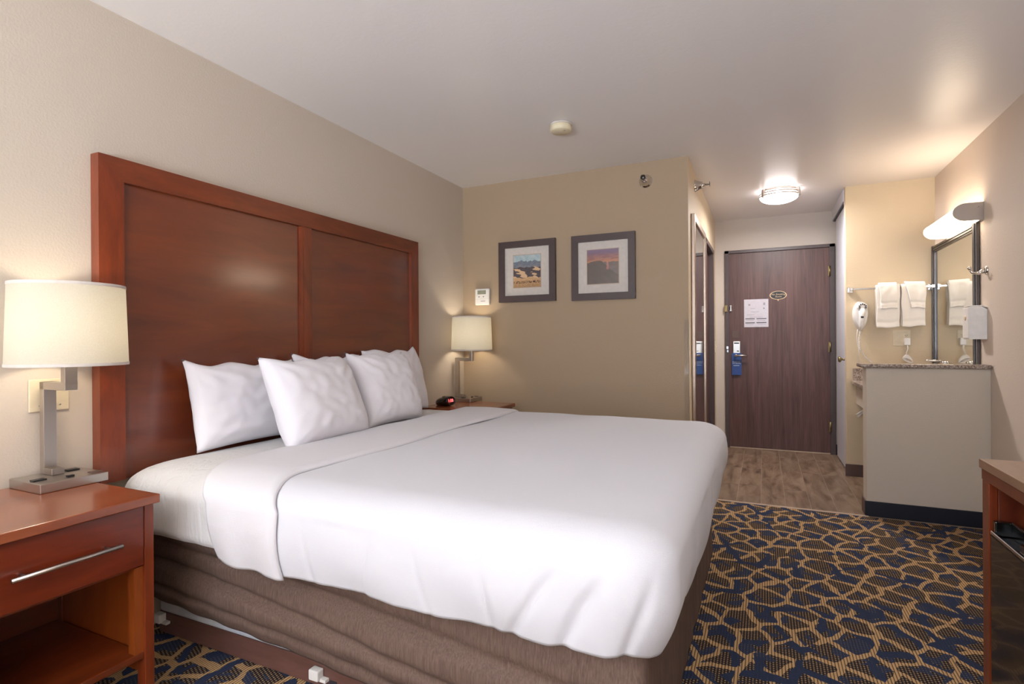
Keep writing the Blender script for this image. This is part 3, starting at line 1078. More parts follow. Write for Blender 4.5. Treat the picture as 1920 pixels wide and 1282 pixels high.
def cover(name, x0, x_end, off, hem_near, hem_fn, mat, label, cat, seed, rh=0.17, rv=0.09, corner=True, rc=0.15, nu=760, x1=None):
    """Bed cover draped over the mattress. With x1 set it is a band from x0 to x1 (no foot wrap)."""
    g = G()
    top = TOP - 0.012 + off
    if x1 is None:
        NV_side, NV_arc, NV_top = 22, 14, 16

        def fn(i, j):
            u = i / (nu - 1)
            (x, y), (nx_, ny_), s = drape_path(x0, x_end, off, rc, u)
            foot = nx_
            hz = hem_fn(x, y, s) + hem_wave(s, seed)
            if j <= NV_side:
                v = j / NV_side
                z = hz + (top - rv - hz) * v
                inn = 0.035 * (1 - v) ** 1.5 * max(0, foot) + 0.012 * (1 - v) ** 2
                inn -= 0.012 * math.sin(PI * v)
                amp = (1 - v) * 0.006 + 0.002
                inn += amp * math.sin(s * 15.0 + 3 * v + seed) * (0.4 + 0.6 * max(0.0, noise.noise(Vector((s * 1.7, seed, 0)))))
                inn += 0.006 * fbm((x, y, z), 5.0, seed)
                # pulled creases running down the hanging side, bunching at the foot corner
                w_ = 1 - v
                for sc, sl, am, wd in ((0.22, 0.03, 0.003, 0.010), (0.47, -0.04, 0.005, 0.012), (0.60, 0.05, 0.003, 0.010), (0.80, 0.03, 0.005, 0.014),
                                       (1.00, -0.12, 0.010, 0.018), (1.11, -0.10, 0.014, 0.020), (1.22, -0.06, 0.008, 0.016), (1.33, 0.05, 0.006, 0.02),
                                       (1.62, 0.1, 0.006, 0.02), (2.1, 0.06, 0.005, 0.018)):
                    inn += am * min(1.0, w_ * 2.5 + 0.1) * math.exp(-((s - sc - sl * w_) / wd) ** 2)
                return (x - nx_ * inn, y - ny_ * inn, z)
            if j <= NV_side + NV_arc:
                q = (j - NV_side) / NV_arc
                d = rh * (1 - math.cos(q * PI / 2))
                z = top - rv + rv * math.sin(q * PI / 2)
                px, py = x - nx_ * d, y - ny_ * d
                z += 0.004 * fbm((px, py, 0), 5.0, seed)
                return (px, py, z)
            q = (j - NV_side - NV_arc) / NV_top
            px, py = x - nx_ * rh, y - ny_ * rh
            sx = max(min(px, x_end - 0.95), x0)
            sy = CYB
            qx, qy = px + (sx - px) * q, py + (sy - py) * q
            z = top + 0.004 * fbm((qx, qy, 0), 5.0, seed) + 0.004 * fbm((qx, qy, 1), 2.2, seed) * min(1, q * 4)
            return (qx, qy, z)
        nv = NV_side + NV_arc + NV_top + 1
        vs = [fn(i, j) for i in range(nu) for j in range(nv)]
        f = []
        for i in range(nu - 1):
            for j in range(nv - 1):
                f.append((i * nv + j, (i + 1) * nv + j, (i + 1) * nv + j + 1, i * nv + j + 1))
        g.add(vs, f, True)
    else:
        nu2 = 46
        ya, yb = BY0 - off, BY1 + off
        side = TOP - 0.012 + off - rv - hem_near
        import bisect
        # arc-length stations across the bed
        st = []
        for k in range(24):
            st.append(('a', k / 23))
        for k in range(1, 16):
            st.append(('b', k / 15))
        for k in range(1, 30):
            st.append(('c', k / 30))
        for k in range(0, 15):
            st.append(('d', k / 15))
        for k in range(24):
            st.append(('e', k / 23))
        nv = len(st)

        def edge_x(y, z, k):
            # head and foot edges of the band wander a little
            return 0.006 * math.sin(y * 7 + k) + 0.010 * noise.noise(Vector((y * 2.3, z * 2, k)))
        vs = []
        for i in range(nu2):
            t_ = i / (nu2 - 1)
            # rounded lip towards the foot: last rows tuck down
            for kind, q in st:
                if kind == 'a':
                    y, z, n_ = ya, hem_near + side * q, -1
                elif kind == 'b':
                    y, z, n_ = ya + rh * (1 - math.cos(q * PI / 2)), top - rv + rv * math.sin(q * PI / 2), -1
                elif kind == 'c':
                    y, z, n_ = ya + rh + (yb - ya - 2 * rh) * q, top, 0
                elif kind == 'd':
                    y, z, n_ = yb - rh * (1 - math.sin((1 - q) * 0 + 0) - 0) if False else yb - rh + rh * math.sin(q * PI / 2), top - rv + rv * math.cos(q * PI / 2), 1
                else:
                    y, z, n_ = yb, top - rv - side * q, 1
                xa = x0 + edge_x(y, z, seed)
                xb = x1 + edge_x(y, z, seed + 9)
                if kind == 'a':
                    xa += 0.12 + 0.03 * (1 - q)
                    xb += 0.075 + 0.012 * (1 - q)
                if kind == 'b':
                    xa += 0.12 * (1 - q)
                    xb += 0.075 * (1 - q) ** 1.3
                if kind == 'e':
                    xb += 0.0
                x = xa + (xb - xa) * t_
                lip = max(0.0, (t_ - 0.9) / 0.1)
                dz = -0.013 * lip ** 3
                pf = 0.004 * math.sin(t_ * PI)
                if kind in 'ae':
                    v = 1 - q if kind == 'a' else q
                    inn = 0.012 * v ** 2 - 0.010 * math.sin(PI * (1 - v)) - pf + 0.007 * v * math.sin(x * 34 + seed) + 0.005 * fbm((x, y, z), 6, seed)
                    inn += 0.013 * lip ** 3
                    zz = z + (hem_wave(x * 1.3, seed) - 0.02 * (t_ - 0.3)) * v
                    vs.append((x, y - n_ * inn, zz))
                else:
                    th_ = PI / 2 if kind == 'c' else (q * PI / 2 if kind == 'b' else (1 - q) * PI / 2)
                    push = pf - 0.013 * lip ** 3
                    bl = math.sin(th_)
                    vs.append((x, y + n_ * push * math.cos(th_), z + push * bl + 0.004 * fbm((x, y, 0), 5.0, seed) * bl))
        f = []
        for i in range(nu2 - 1):
            for j in range(nv - 1):
                f.append((i * nv + j, (i + 1) * nv + j, (i + 1) * nv + j + 1, i * nv + j + 1))
        g.add(vs, f, True)
    o = g.build(name, mat, fix=False)
    if x1 is None:
        b = bmesh.new()
        b.from_mesh(o.data)
        bmesh.ops.remove_doubles(b, verts=b.verts[:], dist=0.0008)
        b.to_mesh(o.data)
        b.free()
    tag(o, label, cat)
    sd = o.modifiers.new('thick', 'SOLIDIFY')
    sd.thickness = 0.007
    sd.offset = -1
    return o


def duvet_hem(x, y, s):
    # near and far sides end level with the mattress bottom; the foot hangs lower
    k = max(0.0, min(1.0, (x - 1.93) / 0.1))
    d = min(y - BY0, BY1 - y)
    kf = max(0.0, min(1.0, d / 1.0))
    k2 = max(0.0, min(1.0, (x - 0.8) / 1.2))
    return (0.436 - 0.016 * k2) * (1 - k) + k * (0.410 - 0.11 * kf)


dv = cover('duvet', 0.80, BX1, 0.010, 0.438, duvet_hem, M['duvet'], 'white duvet spread over the foot half of the bed', 'duvet', 2.3, rh=0.13, rv=0.085)
fs = cover('turned_down_sheet', 0.50, None, 0.026, 0.440, None, M['sheet'], 'white top sheet folded back across the bed below the pillows', 'sheet', 5.1, x1=0.86)


# ------------------------------------------------------------------ pillows
def pillow(label, w_, h_, t_, bottom, yaw, lean, seed, sag=0.0, group='pillows on the bed', roll=0.0):
    """bottom: centre of the lower edge; leans back (towards -X) by lean; faces +X turned by yaw."""
    rz = Matrix.Rotation(yaw, 4, 'Z')
    ry = Matrix.Rotation(-lean, 4, 'Y')
    rr = Matrix.Rotation(roll, 4, 'X')
    m = Matrix.Translation(bottom) @ rz @ ry @ rr
    g = G()
    N = 44
    rnd = random.Random(seed)
    ph = [rnd.uniform(0, 6.28) for _ in range(8)]

    def surf(a, b, side):
        A, B = abs(a), abs(b)
        prof = (max(0.0, 1 - A ** 3.2) * max(0.0, 1 - B ** 3.2)) ** 0.48
        pinx = 1 - 0.03 * (1 - B ** 2) * A ** 2
        pinz = 1 - 0.06 * (1 - A ** 2) * B ** 2
        y = a * w_ / 2 * pinx
        z = b * h_ / 2 * pinz
        x = side * t_ / 2 * prof
        # bottom rests and spreads
        low = max(0.0, -b)
        x *= 1 + 0.25 * low * (1 - low)
        # creases running in from the upper corners
        cr = 0.0
        for q, (ca, cb) in enumerate(((-1, 1), (1, 1), (-1, -1), (1, -1))):
            da, db = a - ca, b - cb
            r = math.hypot(da, db)
            an = math.atan2(db, da)
            cr += 0.0028 * math.sin(an * 13 + ph[q]) * math.exp(-((r - 0.45) / 0.3) ** 2) * (1.0 if cb > 0 else 0.5)
        cr += 0.004 * noise.noise(Vector((a * 2.2 + seed, b * 2.2, side))) + 0.004 * noise.noise(Vector((a * 5 + seed, b * 5, side * 3)))
        x += side * cr * prof * 1.6
        if b < -0.5:
            y *= 1 + 0.015 * ((-b - 0.5) / 0.5) ** 2 * A ** 2
        # floppy ears at the upper corners
        ear = (A ** 3) * (max(0, b) ** 3)
        z += 0.015 * ear
        x -= 0.02 * ear
        if b > 0.8:
            z += 0.010 * (b - 0.8) / 0.2 * math.sin(a * 8 + ph[5])
        x += -sag * (b + 1) ** 2 * 0.25
        return m @ Vector((x, y, z + h_ / 2))
    fr = [surf(-1 + 2 * i / (N - 1), -1 + 2 * j / (N - 1), 1) for i in range(N) for j in range(N)]
    bk = [surf(-1 + 2 * i / (N - 1), -1 + 2 * j / (N - 1), -1) for i in range(N) for j in range(N)]
    idx = {}
    vs = list(fr)
    bi = []
    for i in range(N):
        for j in range(N):
            if i in (0, N - 1) or j in (0, N - 1):
                bi.append(i * N + j)
            else:
                bi.append(len(vs))
                vs.append(bk[i * N + j])
    f = []
    for i in range(N - 1):
        for j in range(N - 1):
            f.append((i * N + j, (i + 1) * N + j, (i + 1) * N + j + 1, i * N + j + 1))
            f.append((bi[i * N + j], bi[i * N + j + 1], bi[(i + 1) * N + j + 1], bi[(i + 1) * N + j]))
    g.add(vs, f, True)
    o = g.build('pillow', M['pillow'])
    tag(o, label, 'pillow', group)
    return o


pillow('white pillow leaning on the headboard, nearest the lamp by the blank wall plate', 0.56, 0.36, 0.15, (0.195, 1.705, 0.695), 0.0, 0.20, 11)
pillow('white pillow in the middle of the back row, mostly hidden by the front pillows', 0.50, 0.37, 0.12, (0.185, 2.245, 0.695), 0.0, 0.20, 23)
pillow('white pillow leaning on the headboard beside the alarm clock', 0.51, 0.40, 0.14, (0.21, 2.765, 0.695), -0.03, 0.24, 35)
pillow('plump white front pillow whose pointed ear overlaps the pillow nearest the blank wall plate', 0.51, 0.395, 0.18, (0.495, 1.85, 0.69), 0.05, 0.38, 47)
pillow('smaller white front pillow towards the alarm clock', 0.46, 0.395, 0.17, (0.44, 2.385, 0.695), -0.02, 0.32, 59)

# ------------------------------------------------------------------ pictures


def print_grid(fn, n=72):
    """colours on an n x n grid, u right, v up"""
    return [[fn((i + 0.5) / n, (j + 0.5) / n) for j in range(n)] for i in range(n)]


def printed(name, x0, x1, z0, z1, y, cols, parent, mat=None):
    n = len(cols)
    me = bpy.data.meshes.new(name)
    off = Vector((0, 0, 0))
    p = parent
    while p is not None:
        off += p.location
        p = p.parent
    vs = [Vector((x0 + (x1 - x0) * i / n, y, z0 + (z1 - z0) * j / n)) - off for i in range(n + 1) for j in range(n + 1)]
    fs_, col = [], []
    for i in range(n):
        for j in range(n):
            a = i * (n + 1) + j
            fs_.append((a, a + n + 1, a + n + 2, a + 1))
            col += [tuple(cols[i][j]) + (1.0,)] * 4
    me.from_pydata([tuple(v) for v in vs], [], fs_)
    ca = me.color_attributes.new('print', 'FLOAT_COLOR', 'CORNER')
    ca.data.foreach_set('color', np.array(col, dtype=np.float32).ravel())
    me.materials.append(mat or M['print'])
    o = bpy.data.objects.new(name, me)
    C.objects.link(o)
    o.parent = parent
    return o


def hx(h):
    return srgb(h)[:3]


def lerp(a, b, t):
    t = max(0.0, min(1.0, t))
    return tuple(a[k] * (1 - t) + b[k] * t for k in range(3))


def nz(u, v, s, seed):
    return noise.noise(Vector((u * s, v * s, seed)))


def dunes(u, v):
    ridge = 0.80 + 0.05 * nz(u, 0, 7, 1) + 0.03 * nz(u, 0, 18, 2) + (0.04 * math.exp(-((u - 0.3) / 0.12) ** 2))
    if v > ridge:
        return lerp(hx('#9fb6bf'), hx('#b9c7c8'), 0.5 + nz(u, v, 9, 3))
    r2 = 0.62 + 0.03 * nz(u, 0, 6, 4)
    if v > r2:
        return lerp(hx('#6d7685'), hx('#8e8a8c'), (ridge - v) * 2.5 + 0.6 * nz(u * 1.0, v * 2, 11, 5) + 0.3 * max(0, u - 0.6))
    r3 = 0.30 + 0.05 * nz(u, 0, 4, 6)
    if v > r3:
        q = nz(u * 0.8 + v * 0.9, v * 2.4, 5.5, 7.3)
        lit = q > 0.12 - 0.25 * (0.5 - v)
        return hx('#d8b48e') if lit else lerp(hx('#4c4349'), hx('#5d5254'), 0.5 + nz(u, v, 12, 8))
    if 0.12 < v < 0.2 and nz(u * 1.5, v * 3, 14, 9) > 0.0:
        return hx('#5b3d2b')
    return lerp(hx('#a9825a'), hx('#d3aa7e'), v * 3 + 0.5 * nz(u, v * 2, 16, 10))


def dusk(u, v):
    slope = 0.62 + 0.05 * math.sin(u * 5) - max(0, u - 0.45) * 0.62 + 0.02 * nz(u, 0, 9, 1)
    far_l = 0.62 + 0.03 * nz(u, 0, 6, 2)
    if abs(u - 0.655) < 0.055 * (0.6 + 0.4 * nz(u, v, 8, 3)) and 0.40 < v < 0.62:
        return lerp(hx('#a06a62'), hx('#c08a7c'), (v - 0.4) * 3)
    if v < slope:
        return lerp(hx('#6a5a53'), hx('#5d544f'), 0.5 + 0.8 * nz(u + v, v, 5, 4))
    if v < far_l:
        return lerp(hx('#6f625d'), hx('#7b6a66'), 0.5 + nz(u, v * 2, 6, 5))
    t = (v - far_l) / (1 - far_l)
    c = lerp(hx('#c08060'), hx('#7d6272'), t * 1.3)
    c = lerp(c, hx('#85708c'), (t - 0.5) * 1.6)
    if nz(u * 0.7, v * 4, 6, 6) > 0.1:
        c = lerp(c, hx('#6b525a'), 0.6 * (1 - t))
    return c


def picture(name, label, x0, x1, z0, z1, mat_in, pr, fn):
    t = thing(name, label, 'framed picture', ((x0 + x1) / 2, YP, (z0 + z1) / 2), 'framed landscape prints over the bed')
    ya, yf = YP - 0.0005, YP - 0.03
    fw = mat_in
    fg = (((x0, z0), (x1, z0), (x1 - fw, z0 + fw), (x0 + fw, z0 + fw)), ((x1, z0), (x1, z1), (x1 - fw, z1 - fw), (x1 - fw, z0 + fw)),
          ((x1, z1), (x0, z1), (x0 + fw, z1 - fw), (x1 - fw, z1 - fw)), ((x0, z1), (x0, z0), (x0 + fw, z0 + fw), (x0 + fw, z1 - fw)))
    for o in fg:
        G().prism(o, 1, yf, ya).build('frame_side', M['pic_frame'], t)
    mb = G().box(x0 + fw, x1 - fw, YP - 0.014, YP - 0.002, z0 + fw, z1 - fw).build('mat_board', M['mat_board'], t)
    px0, px1, pz0, pz1 = pr
    b = 0.005
    G().box(px0 - b, px1 + b, YP - 0.0148, YP - 0.014, pz0 - b, pz1 + b).build('mat_bevel', M['strip'], mb)
    printed('print', px0, px1, pz0, pz1, YP - 0.0152, print_grid(fn), mb)
    return t


picture('framed_picture', 'dark framed print of sand dunes under blue mountains', 0.338, 0.813, 1.437, 1.911, 0.05, (0.462, 0.69, 1.55, 1.80), dunes)
picture('framed_picture', 'dark framed print of a mountain under a purple and orange dusk sky', 0.941, 1.414, 1.430, 1.908, 0.05, (1.06, 1.293, 1.547, 1.797), dusk)

# ------------------------------------------------------------------ thermostat
th = thing('thermostat', 'white wall thermostat with grey display above the bedside lamp', 'thermostat', (0.188, YP, 1.49))
mth = wm((0.188, YP, 1.49), (0, -1, 0))
G().box(-0.064, 0.064, -0.066, 0.066, 0.0006, 0.03, mth, bev=0.008).build('case', M['white_plastic'], th)
G().box(-0.04, 0.036, 0.02, 0.052, 0.0295, 0.0306, mth).build('display', M['lcd'], th)
for x in (-0.026, 0.014):
    G().lathe([(0.006, 0.0295), (0.006, 0.0318), (0.0, 0.032)], 14, mth @ Matrix.Translation((x, 0.0, 0))).build('button', M['grey_ink'], th)
G().box(-0.062, 0.062, -0.0188, -0.0178, 0.0295, 0.0304, mth).build('seam', M['grey_ink'], th)
G().box(-0.012, 0.03, -0.038, -0.032, 0.0295, 0.0303, mth).build('name_strip', M['grey_ink'], th)

# ------------------------------------------------------------------ sprinklers and smoke detector


def sprinkler(loc, zdir, label):
    t = thing('fire_sprinkler', label, 'sprinkler', loc, 'wall sprinklers near the ceiling')
    m = axis_mat(loc, zdir)
    G().lathe([(0.046, 0.0008), (0.046, 0.004), (0.043, 0.005), (0.032, 0.03), (0.026, 0.045), (0.025, 0.055), (0.0, 0.056)], 32, m).build('escutcheon', M['chrome'], t)
    G().lathe([(0.012, 0.055), (0.012, 0.075), (0.0, 0.076)], 16, m).build('nozzle', M['chrome'], t)
    a = G()
    for s in (-1, 1):
        a.tube([m @ Vector((0, s * 0.010, 0.07)), m @ Vector((0, s * 0.014, 0.088)), m @ Vector((0, 0, 0.105))], 0.0025, 8)
    a.build('frame_arm', M['frame_metal'], t)
    G().lathe([(0.017, 0.105), (0.017, 0.1075), (0.0, 0.108)], 18, m).box(0.0, 0.018, -0.012, 0.012, 0.104, 0.1065, m).build('deflector', M['frame_metal'], t)
    return t


sprinkler((1.488, YP, 2.254), (0, -1, 0), 'chrome sprinkler head high on the taupe picture wall')
sprinkler((XB, 4.28, 2.29), (1, 0, 0), 'chrome sprinkler head above the hall mirror')
sm = thing('smoke_detector', 'round cream smoke detector on the bedroom ceiling', 'smoke detector', (1.172, 2.985, CE))
msm = axis_mat((1.172, 2.985, CE), (0, 0, -1))
G().lathe([(0.063, 0.0006), (0.066, 0.004), (0.066, 0.010), (0.060, 0.012)], 40, msm, close=True).build('base_ring', M['mat_board'], sm)
G().lathe([(0.060, 0.011), (0.063, 0.014), (0.062, 0.040), (0.054, 0.046), (0.0, 0.047)], 40, msm).build('cover', M['cream_plastic'], sm)
G().lathe([(0.005, 0.0455), (0.005, 0.049), (0.0, 0.0495)], 10, msm @ Matrix.Translation((0.03, 0.02, 0))).build('test_button', M['strip'], sm)

# ------------------------------------------------------------------ hall ceiling light
cl = thing('ceiling_light', 'round flush ceiling light with glowing dome in the entry hall', 'ceiling light', (2.36, 5.1, CE))
mcl = axis_mat((2.36, 5.1, CE), (0, 0, -1))
G().lathe([(0.0, 0.0006), (0.134, 0.0006), (0.134, 0.020), (0.0, 0.020)], 48, mcl).build('pan', M['steel'], cl)
G().lathe([(0.147, 0.030), (0.152, 0.030), (0.152, 0.040), (0.147, 0.040), (0.147, 0.030)], 56, mcl).build('ring', M['steel'], cl)
G().lathe([(0.150, 0.052), (0.156, 0.052), (0.156, 0.060), (0.150, 0.060), (0.150, 0.052)], 56, mcl).build('ring', M['steel'], cl)
for k in range(3):
    a = 2 * PI * k / 3 + 0.35
    mk = mcl @ Matrix.Rotation(a, 4, 'Z')
    G().box(0.142, 0.165, -0.011, 0.011, 0.006, 0.072, mk, bev=0.002).box(0.1, 0.15, -0.006, 0.006, 0.006, 0.014, mk).build('clip', M['steel'], cl)
prof = [(0.148 * math.cos(q * PI / 2), 0.056 + 0.055 * math.sin(q * PI / 2)) for q in np.linspace(0, 1, 14)]
G().lathe(prof, 56, mcl).build('dome', M['dome'], cl)

dl = bpy.data.lights.new('ceiling_dome_light', 'AREA')
dl.shape = 'DISK'
dl.size = 0.24
dl.energy = 12
dl.color = (1.0, 0.95, 0.93)
dlo = bpy.data.objects.new('ceiling_dome_light', dl)
dlo.location = (2.36, 5.1, CE - 0.118)
C.objects.link(dlo)

# ------------------------------------------------------------------ hall mirror, corner guard
hm = thing('wall_mirror', 'tall metal-framed mirror on the hall wall next to the bathroom door', 'mirror', (XB, 4.44, 1.2))
MY0, MY1, MZ0, MZ1 = 4.025, 4.86, 0.28, 2.03
fr_ = 0.05
for a in ((MY0, MY0 + fr_, MZ0, MZ1), (MY1 - fr_, MY1, MZ0, MZ1), (MY0 + fr_, MY1 - fr_, MZ1 - fr_, MZ1), (MY0 + fr_, MY1 - fr_, MZ0, MZ0 + fr_)):
    G().box(XB + 0.0006, XB + 0.026, a[0], a[1], a[2], a[3], bev=0.004).build('frame_side', M['mirror_alu'], hm)
G().box(XB + 0.0006, XB + 0.016, MY0 + fr_, MY1 - fr_, MZ0 + fr_, MZ1 - fr_).build('glass', M['mirror'], hm)

cg = G().box(XB - 0.03, XB - 0.002, YP - 0.003, YP - 0.0006, 0.1, 1.275, bev=0.0008).box(XB - 0.003, XB + 0.003, YP - 0.003, YP + 0.03, 0.1, 1.275, bev=0.0008)
tag(cg.build('corner_guard', M['clear']), 'clear plastic guard strip on the outer corner of the taupe wall', 'corner guard')

# ------------------------------------------------------------------ notices on the entry door
nt = thing('door_notice', 'white printed notice sheet on the entry door', 'notice', (2.17, YE - 0.007, 1.405))
NX0, NX1, NZ0, NZ1 = 2.053, 2.283, 1.262, 1.55
yy = YE - 0.0066
G().box(NX0, NX1, yy - 0.003, yy, NZ0, NZ1, bev=0.0008).build('sheet', M['paper'], nt)
W_, H_ = NX1 - NX0, NZ1 - NZ0


def nbar(u0, u1, v0, v1, mat, name):
    G().box(NX0 + W_ * u0, NX0 + W_ * u1, yy - 0.0036, yy - 0.0031, NZ1 - H_ * v1, NZ1 - H_ * v0).build(name, mat, nt)


for u0, u1 in ((0.05, 0.44), (0.51, 0.92)):
    for v in (0.685, 0.83):
        nbar(u0, u1, v, v + 0.027, M['ink'], 'heading_bar')
for u0, u1, v in ((0.26, 0.46, 0.33), (0.28, 0.62, 0.445), (0.12, 0.42, 0.55), (0.22, 0.78, 0.635), (0.08, 0.4, 0.755), (0.55, 0.88, 0.765), (0.08, 0.4, 0.9), (0.55, 0.9, 0.895)):
    nbar(u0, u1, v, v + 0.012, M['grey_ink'], 'text_line')
nbar(0.18, 0.26, 0.165, 0.225, M['grey_ink'], 'emblem')
nbar(0.79, 0.87, 0.13, 0.22, M['grey_ink'], 'emblem')
nbar(0.8, 0.835, 0.315, 0.35, M['ink'], 'arrow_mark')

sg = thing('no_smoking_sign', 'small oval gold-rimmed sign reading No Smoking Room', 'sign', (2.373, YE - 0.007, 1.583))
ms = wm((2.373, YE - 0.0062, 1.583), (0, -1, 0))
G().lathe([(0.0, 0.0), (1.0, 0.0), (1.0, 0.003), (0.0, 0.003)], 48, ms @ Matrix.Diagonal((0.074, 0.040, 1, 1)), smooth=False).build('plaque', M['black'], sg)
G().lathe([(0.93, 0.003), (1.04, 0.003), (1.04, 0.0), (1.05, 0.0), (1.05, 0.005), (0.93, 0.005), (0.93, 0.003)], 48, ms @ Matrix.Diagonal((0.075, 0.042, 1, 1)), smooth=False).build('rim', M['gold_ink'], sg)
text_mesh('lettering', 'No Smoking', 0.026, M['gold_ink'], sg, ms @ Matrix.Translation((0, 0.009, 0.0035)), shear=0.25)
text_mesh('lettering', 'Room', 0.024, M['gold_ink'], sg, ms @ Matrix.Translation((0.002, -0.015, 0.0035)), shear=0.25)
G().lathe([(0.008, 0.0), (0.008, 0.004), (0.0, 0.006)], 14, ms @ Matrix.Translation((0, -0.052, 0))).build('peephole', M['gold_ink'], d1)

hg = thing('door_hanger', 'blue do-not-disturb card hanging on the entry door lever', 'door hanger', (1.978, YE - 0.03, 0.87))
hy = YE - 0.0315
hgm = G()
hx0, hx1, hz0, hz1 = 1.933, 2.026, 0.765, 0.995
hole = [(1.972 + 0.0145 * math.cos(a), 0.966 + 0.0145 * math.sin(a)) for a in np.linspace(0, 2 * PI, 17)[:-1]]
outer = []
for hxp, hzp in hole:
    dx, dz = hxp - 1.972, hzp - 0.966
    k = min([((hx1 if dx > 0 else hx0) - 1.972) / dx if abs(dx) > 1e-6 else 1e9, ((hz1 if dz > 0 else hz0) - 0.966) / dz if abs(dz) > 1e-6 else 1e9])
    outer.append((1.972 + dx * k, 0.966 + dz * k))
nn = len(hole)
hv = [(x, hy, z) for x, z in hole] + [(x, hy, z) for x, z in outer]
corners = [(hx0, hy, hz0), (hx1, hy, hz0), (hx1, hy, hz1), (hx0, hy, hz1)]
hf = [(k, (k + 1) % nn, nn + (k + 1) % nn, nn + k) for k in range(nn)]
base_i = len(hv)
hv += corners
for ci, (cx_, _, cz_) in enumerate(corners):
    for k in range(nn):
        a, b = outer[k], outer[(k + 1) % nn]
        if (abs(a[0] - cx_) < 1e-6 and abs(b[1] - cz_) < 1e-6) or (abs(a[1] - cz_) < 1e-6 and abs(b[0] - cx_) < 1e-6):
            hf.append((nn + k, nn + (k + 1) % nn, base_i + ci))
hgm.add(hv, hf)
card = hgm.build('card', M['blue_card'], hg)
sdm = card.modifiers.new('thick', 'SOLIDIFY')
sdm.thickness = 0.0012
mh = wm((1.978, hy - 0.0016, 0.893), (0, -1, 0))
text_mesh('lettering', 'PLEASE DO', 0.0155, M['white_ink'], hg, mh @ Matrix.Translation((0, 0.007, 0)))
text_mesh('lettering', 'NOT DISTURB', 0.0125, M['white_ink'], hg, mh @ Matrix.Translation((0, -0.009, 0)))
G().box(1.948, 2.005, hy - 0.0018, hy - 0.0012, 0.861, 0.865).build('text_line', M['white_ink'], hg)

# ------------------------------------------------------------------ half wall ledge, vanity
ledge = G()
out = [(HW0 - 0.03 + 0.0115 * (1 - math.cos(a)) - 0.0, 0.9605 + 0.0125 * math.sin(a)) for a in np.linspace(-PI / 2, PI / 2, 9)]
ledge.box(HWX - 0.033, XR - 0.001, HW0 - 0.03, HW1 + 0.025, HWZ + 0.0005, HWZ + 0.026, bev=0.009)
tag(ledge.build('granite_ledge', M['granite']), 'speckled granite ledge capping the half wall', 'ledge')

vn = thing('vanity_counter', 'granite vanity counter with backsplash behind the half wall', 'counter', (3.17, 4.73, 0.75))
G().box(2.885, XR - 0.001, HW1 + 0.001, YS - 0.001, 0.765, 0.795, bev=0.006).build('countertop', M['granite'], vn)
G().box(2.9, XR - 0.022, YS - 0.021, YS - 0.001, 0.7955, 0.893, bev=0.003).build('backsplash', M['granite'], vn)
G().box(XR - 0.021, XR - 0.001, HW1 + 0.001, YS - 0.022, 0.7955, 0.893, bev=0.003).build('backsplash', M['granite'], vn)
G().box(2.925, 2.943, HW1 + 0.001, YS - 0.001, 0.6, 0.7645).build('apron', M['wall_half'], vn)
bw = [(0.20, 0.7962), (0.19, 0.801), (0.175, 0.798), (0.16, 0.785), (0.11, 0.772), (0.0, 0.769)]
G().lathe(bw, 40, Matrix.Translation((3.17, 4.73, 0)) @ Matrix.Diagonal((0.95, 1.1, 1, 1))).build('basin', M['white_plastic'], vn)

fc = thing('faucet', 'chrome lever faucet peeking over the half wall ledge', 'faucet', (3.38, 4.66, 0.795))
fg = G().lathe([(0.03, 0.796), (0.03, 0.806), (0.022, 0.815), (0.021, 0.93), (0.026, 0.94), (0.026, 0.965), (0.018, 0.975), (0.0, 0.977)], 24, Matrix.Translation((3.372, 4.66, 0)))
fg.build('body', M['chrome'], fc)
G().tube([(3.36, 4.66, 0.875), (3.31, 4.66, 0.895), (3.26, 4.66, 0.89), (3.245, 4.66, 0.875)], [0.015, 0.014, 0.013, 0.012], 12).build('spout', M['chrome'], fc)
G().tube([(3.372, 4.66, 0.971), (3.33, 4.65, 0.976), (3.265, 4.64, 0.979)], [0.008, 0.007, 0.006], 10).build('lever', M['chrome'], fc)

# tissue hanging from a box under the counter
tb = thing('tissue_dispenser', 'white tissue sticking out of a dispenser under the vanity counter', 'tissue dispenser', (3.08, YS, 0.56))
G().box(2.985, 3.2, YS - 0.06, YS - 0.001, 0.5, 0.64, bev=0.006).build('case', M['wall_half'], tb)
tg = G()


def tiss(u, v):
    x = 2.99 - 0.055 * v + 0.02 * math.sin(v * 4) + (u - 0.5) * 0.02
    y = YS - 0.03 - 0.02 * u + 0.008 * math.sin(6 * u + 3 * v)
    z = 0.60 - 0.095 * v + 0.012 * math.sin(u * 5) + (0.03 * (1 - v)) * u
    return (x, y, z)


tg.grid(tiss, 10, 14)
ti = tg.build('tissue', M['towel'], tb)
ti.modifiers.new('thick', 'SOLIDIFY').thickness = 0.001

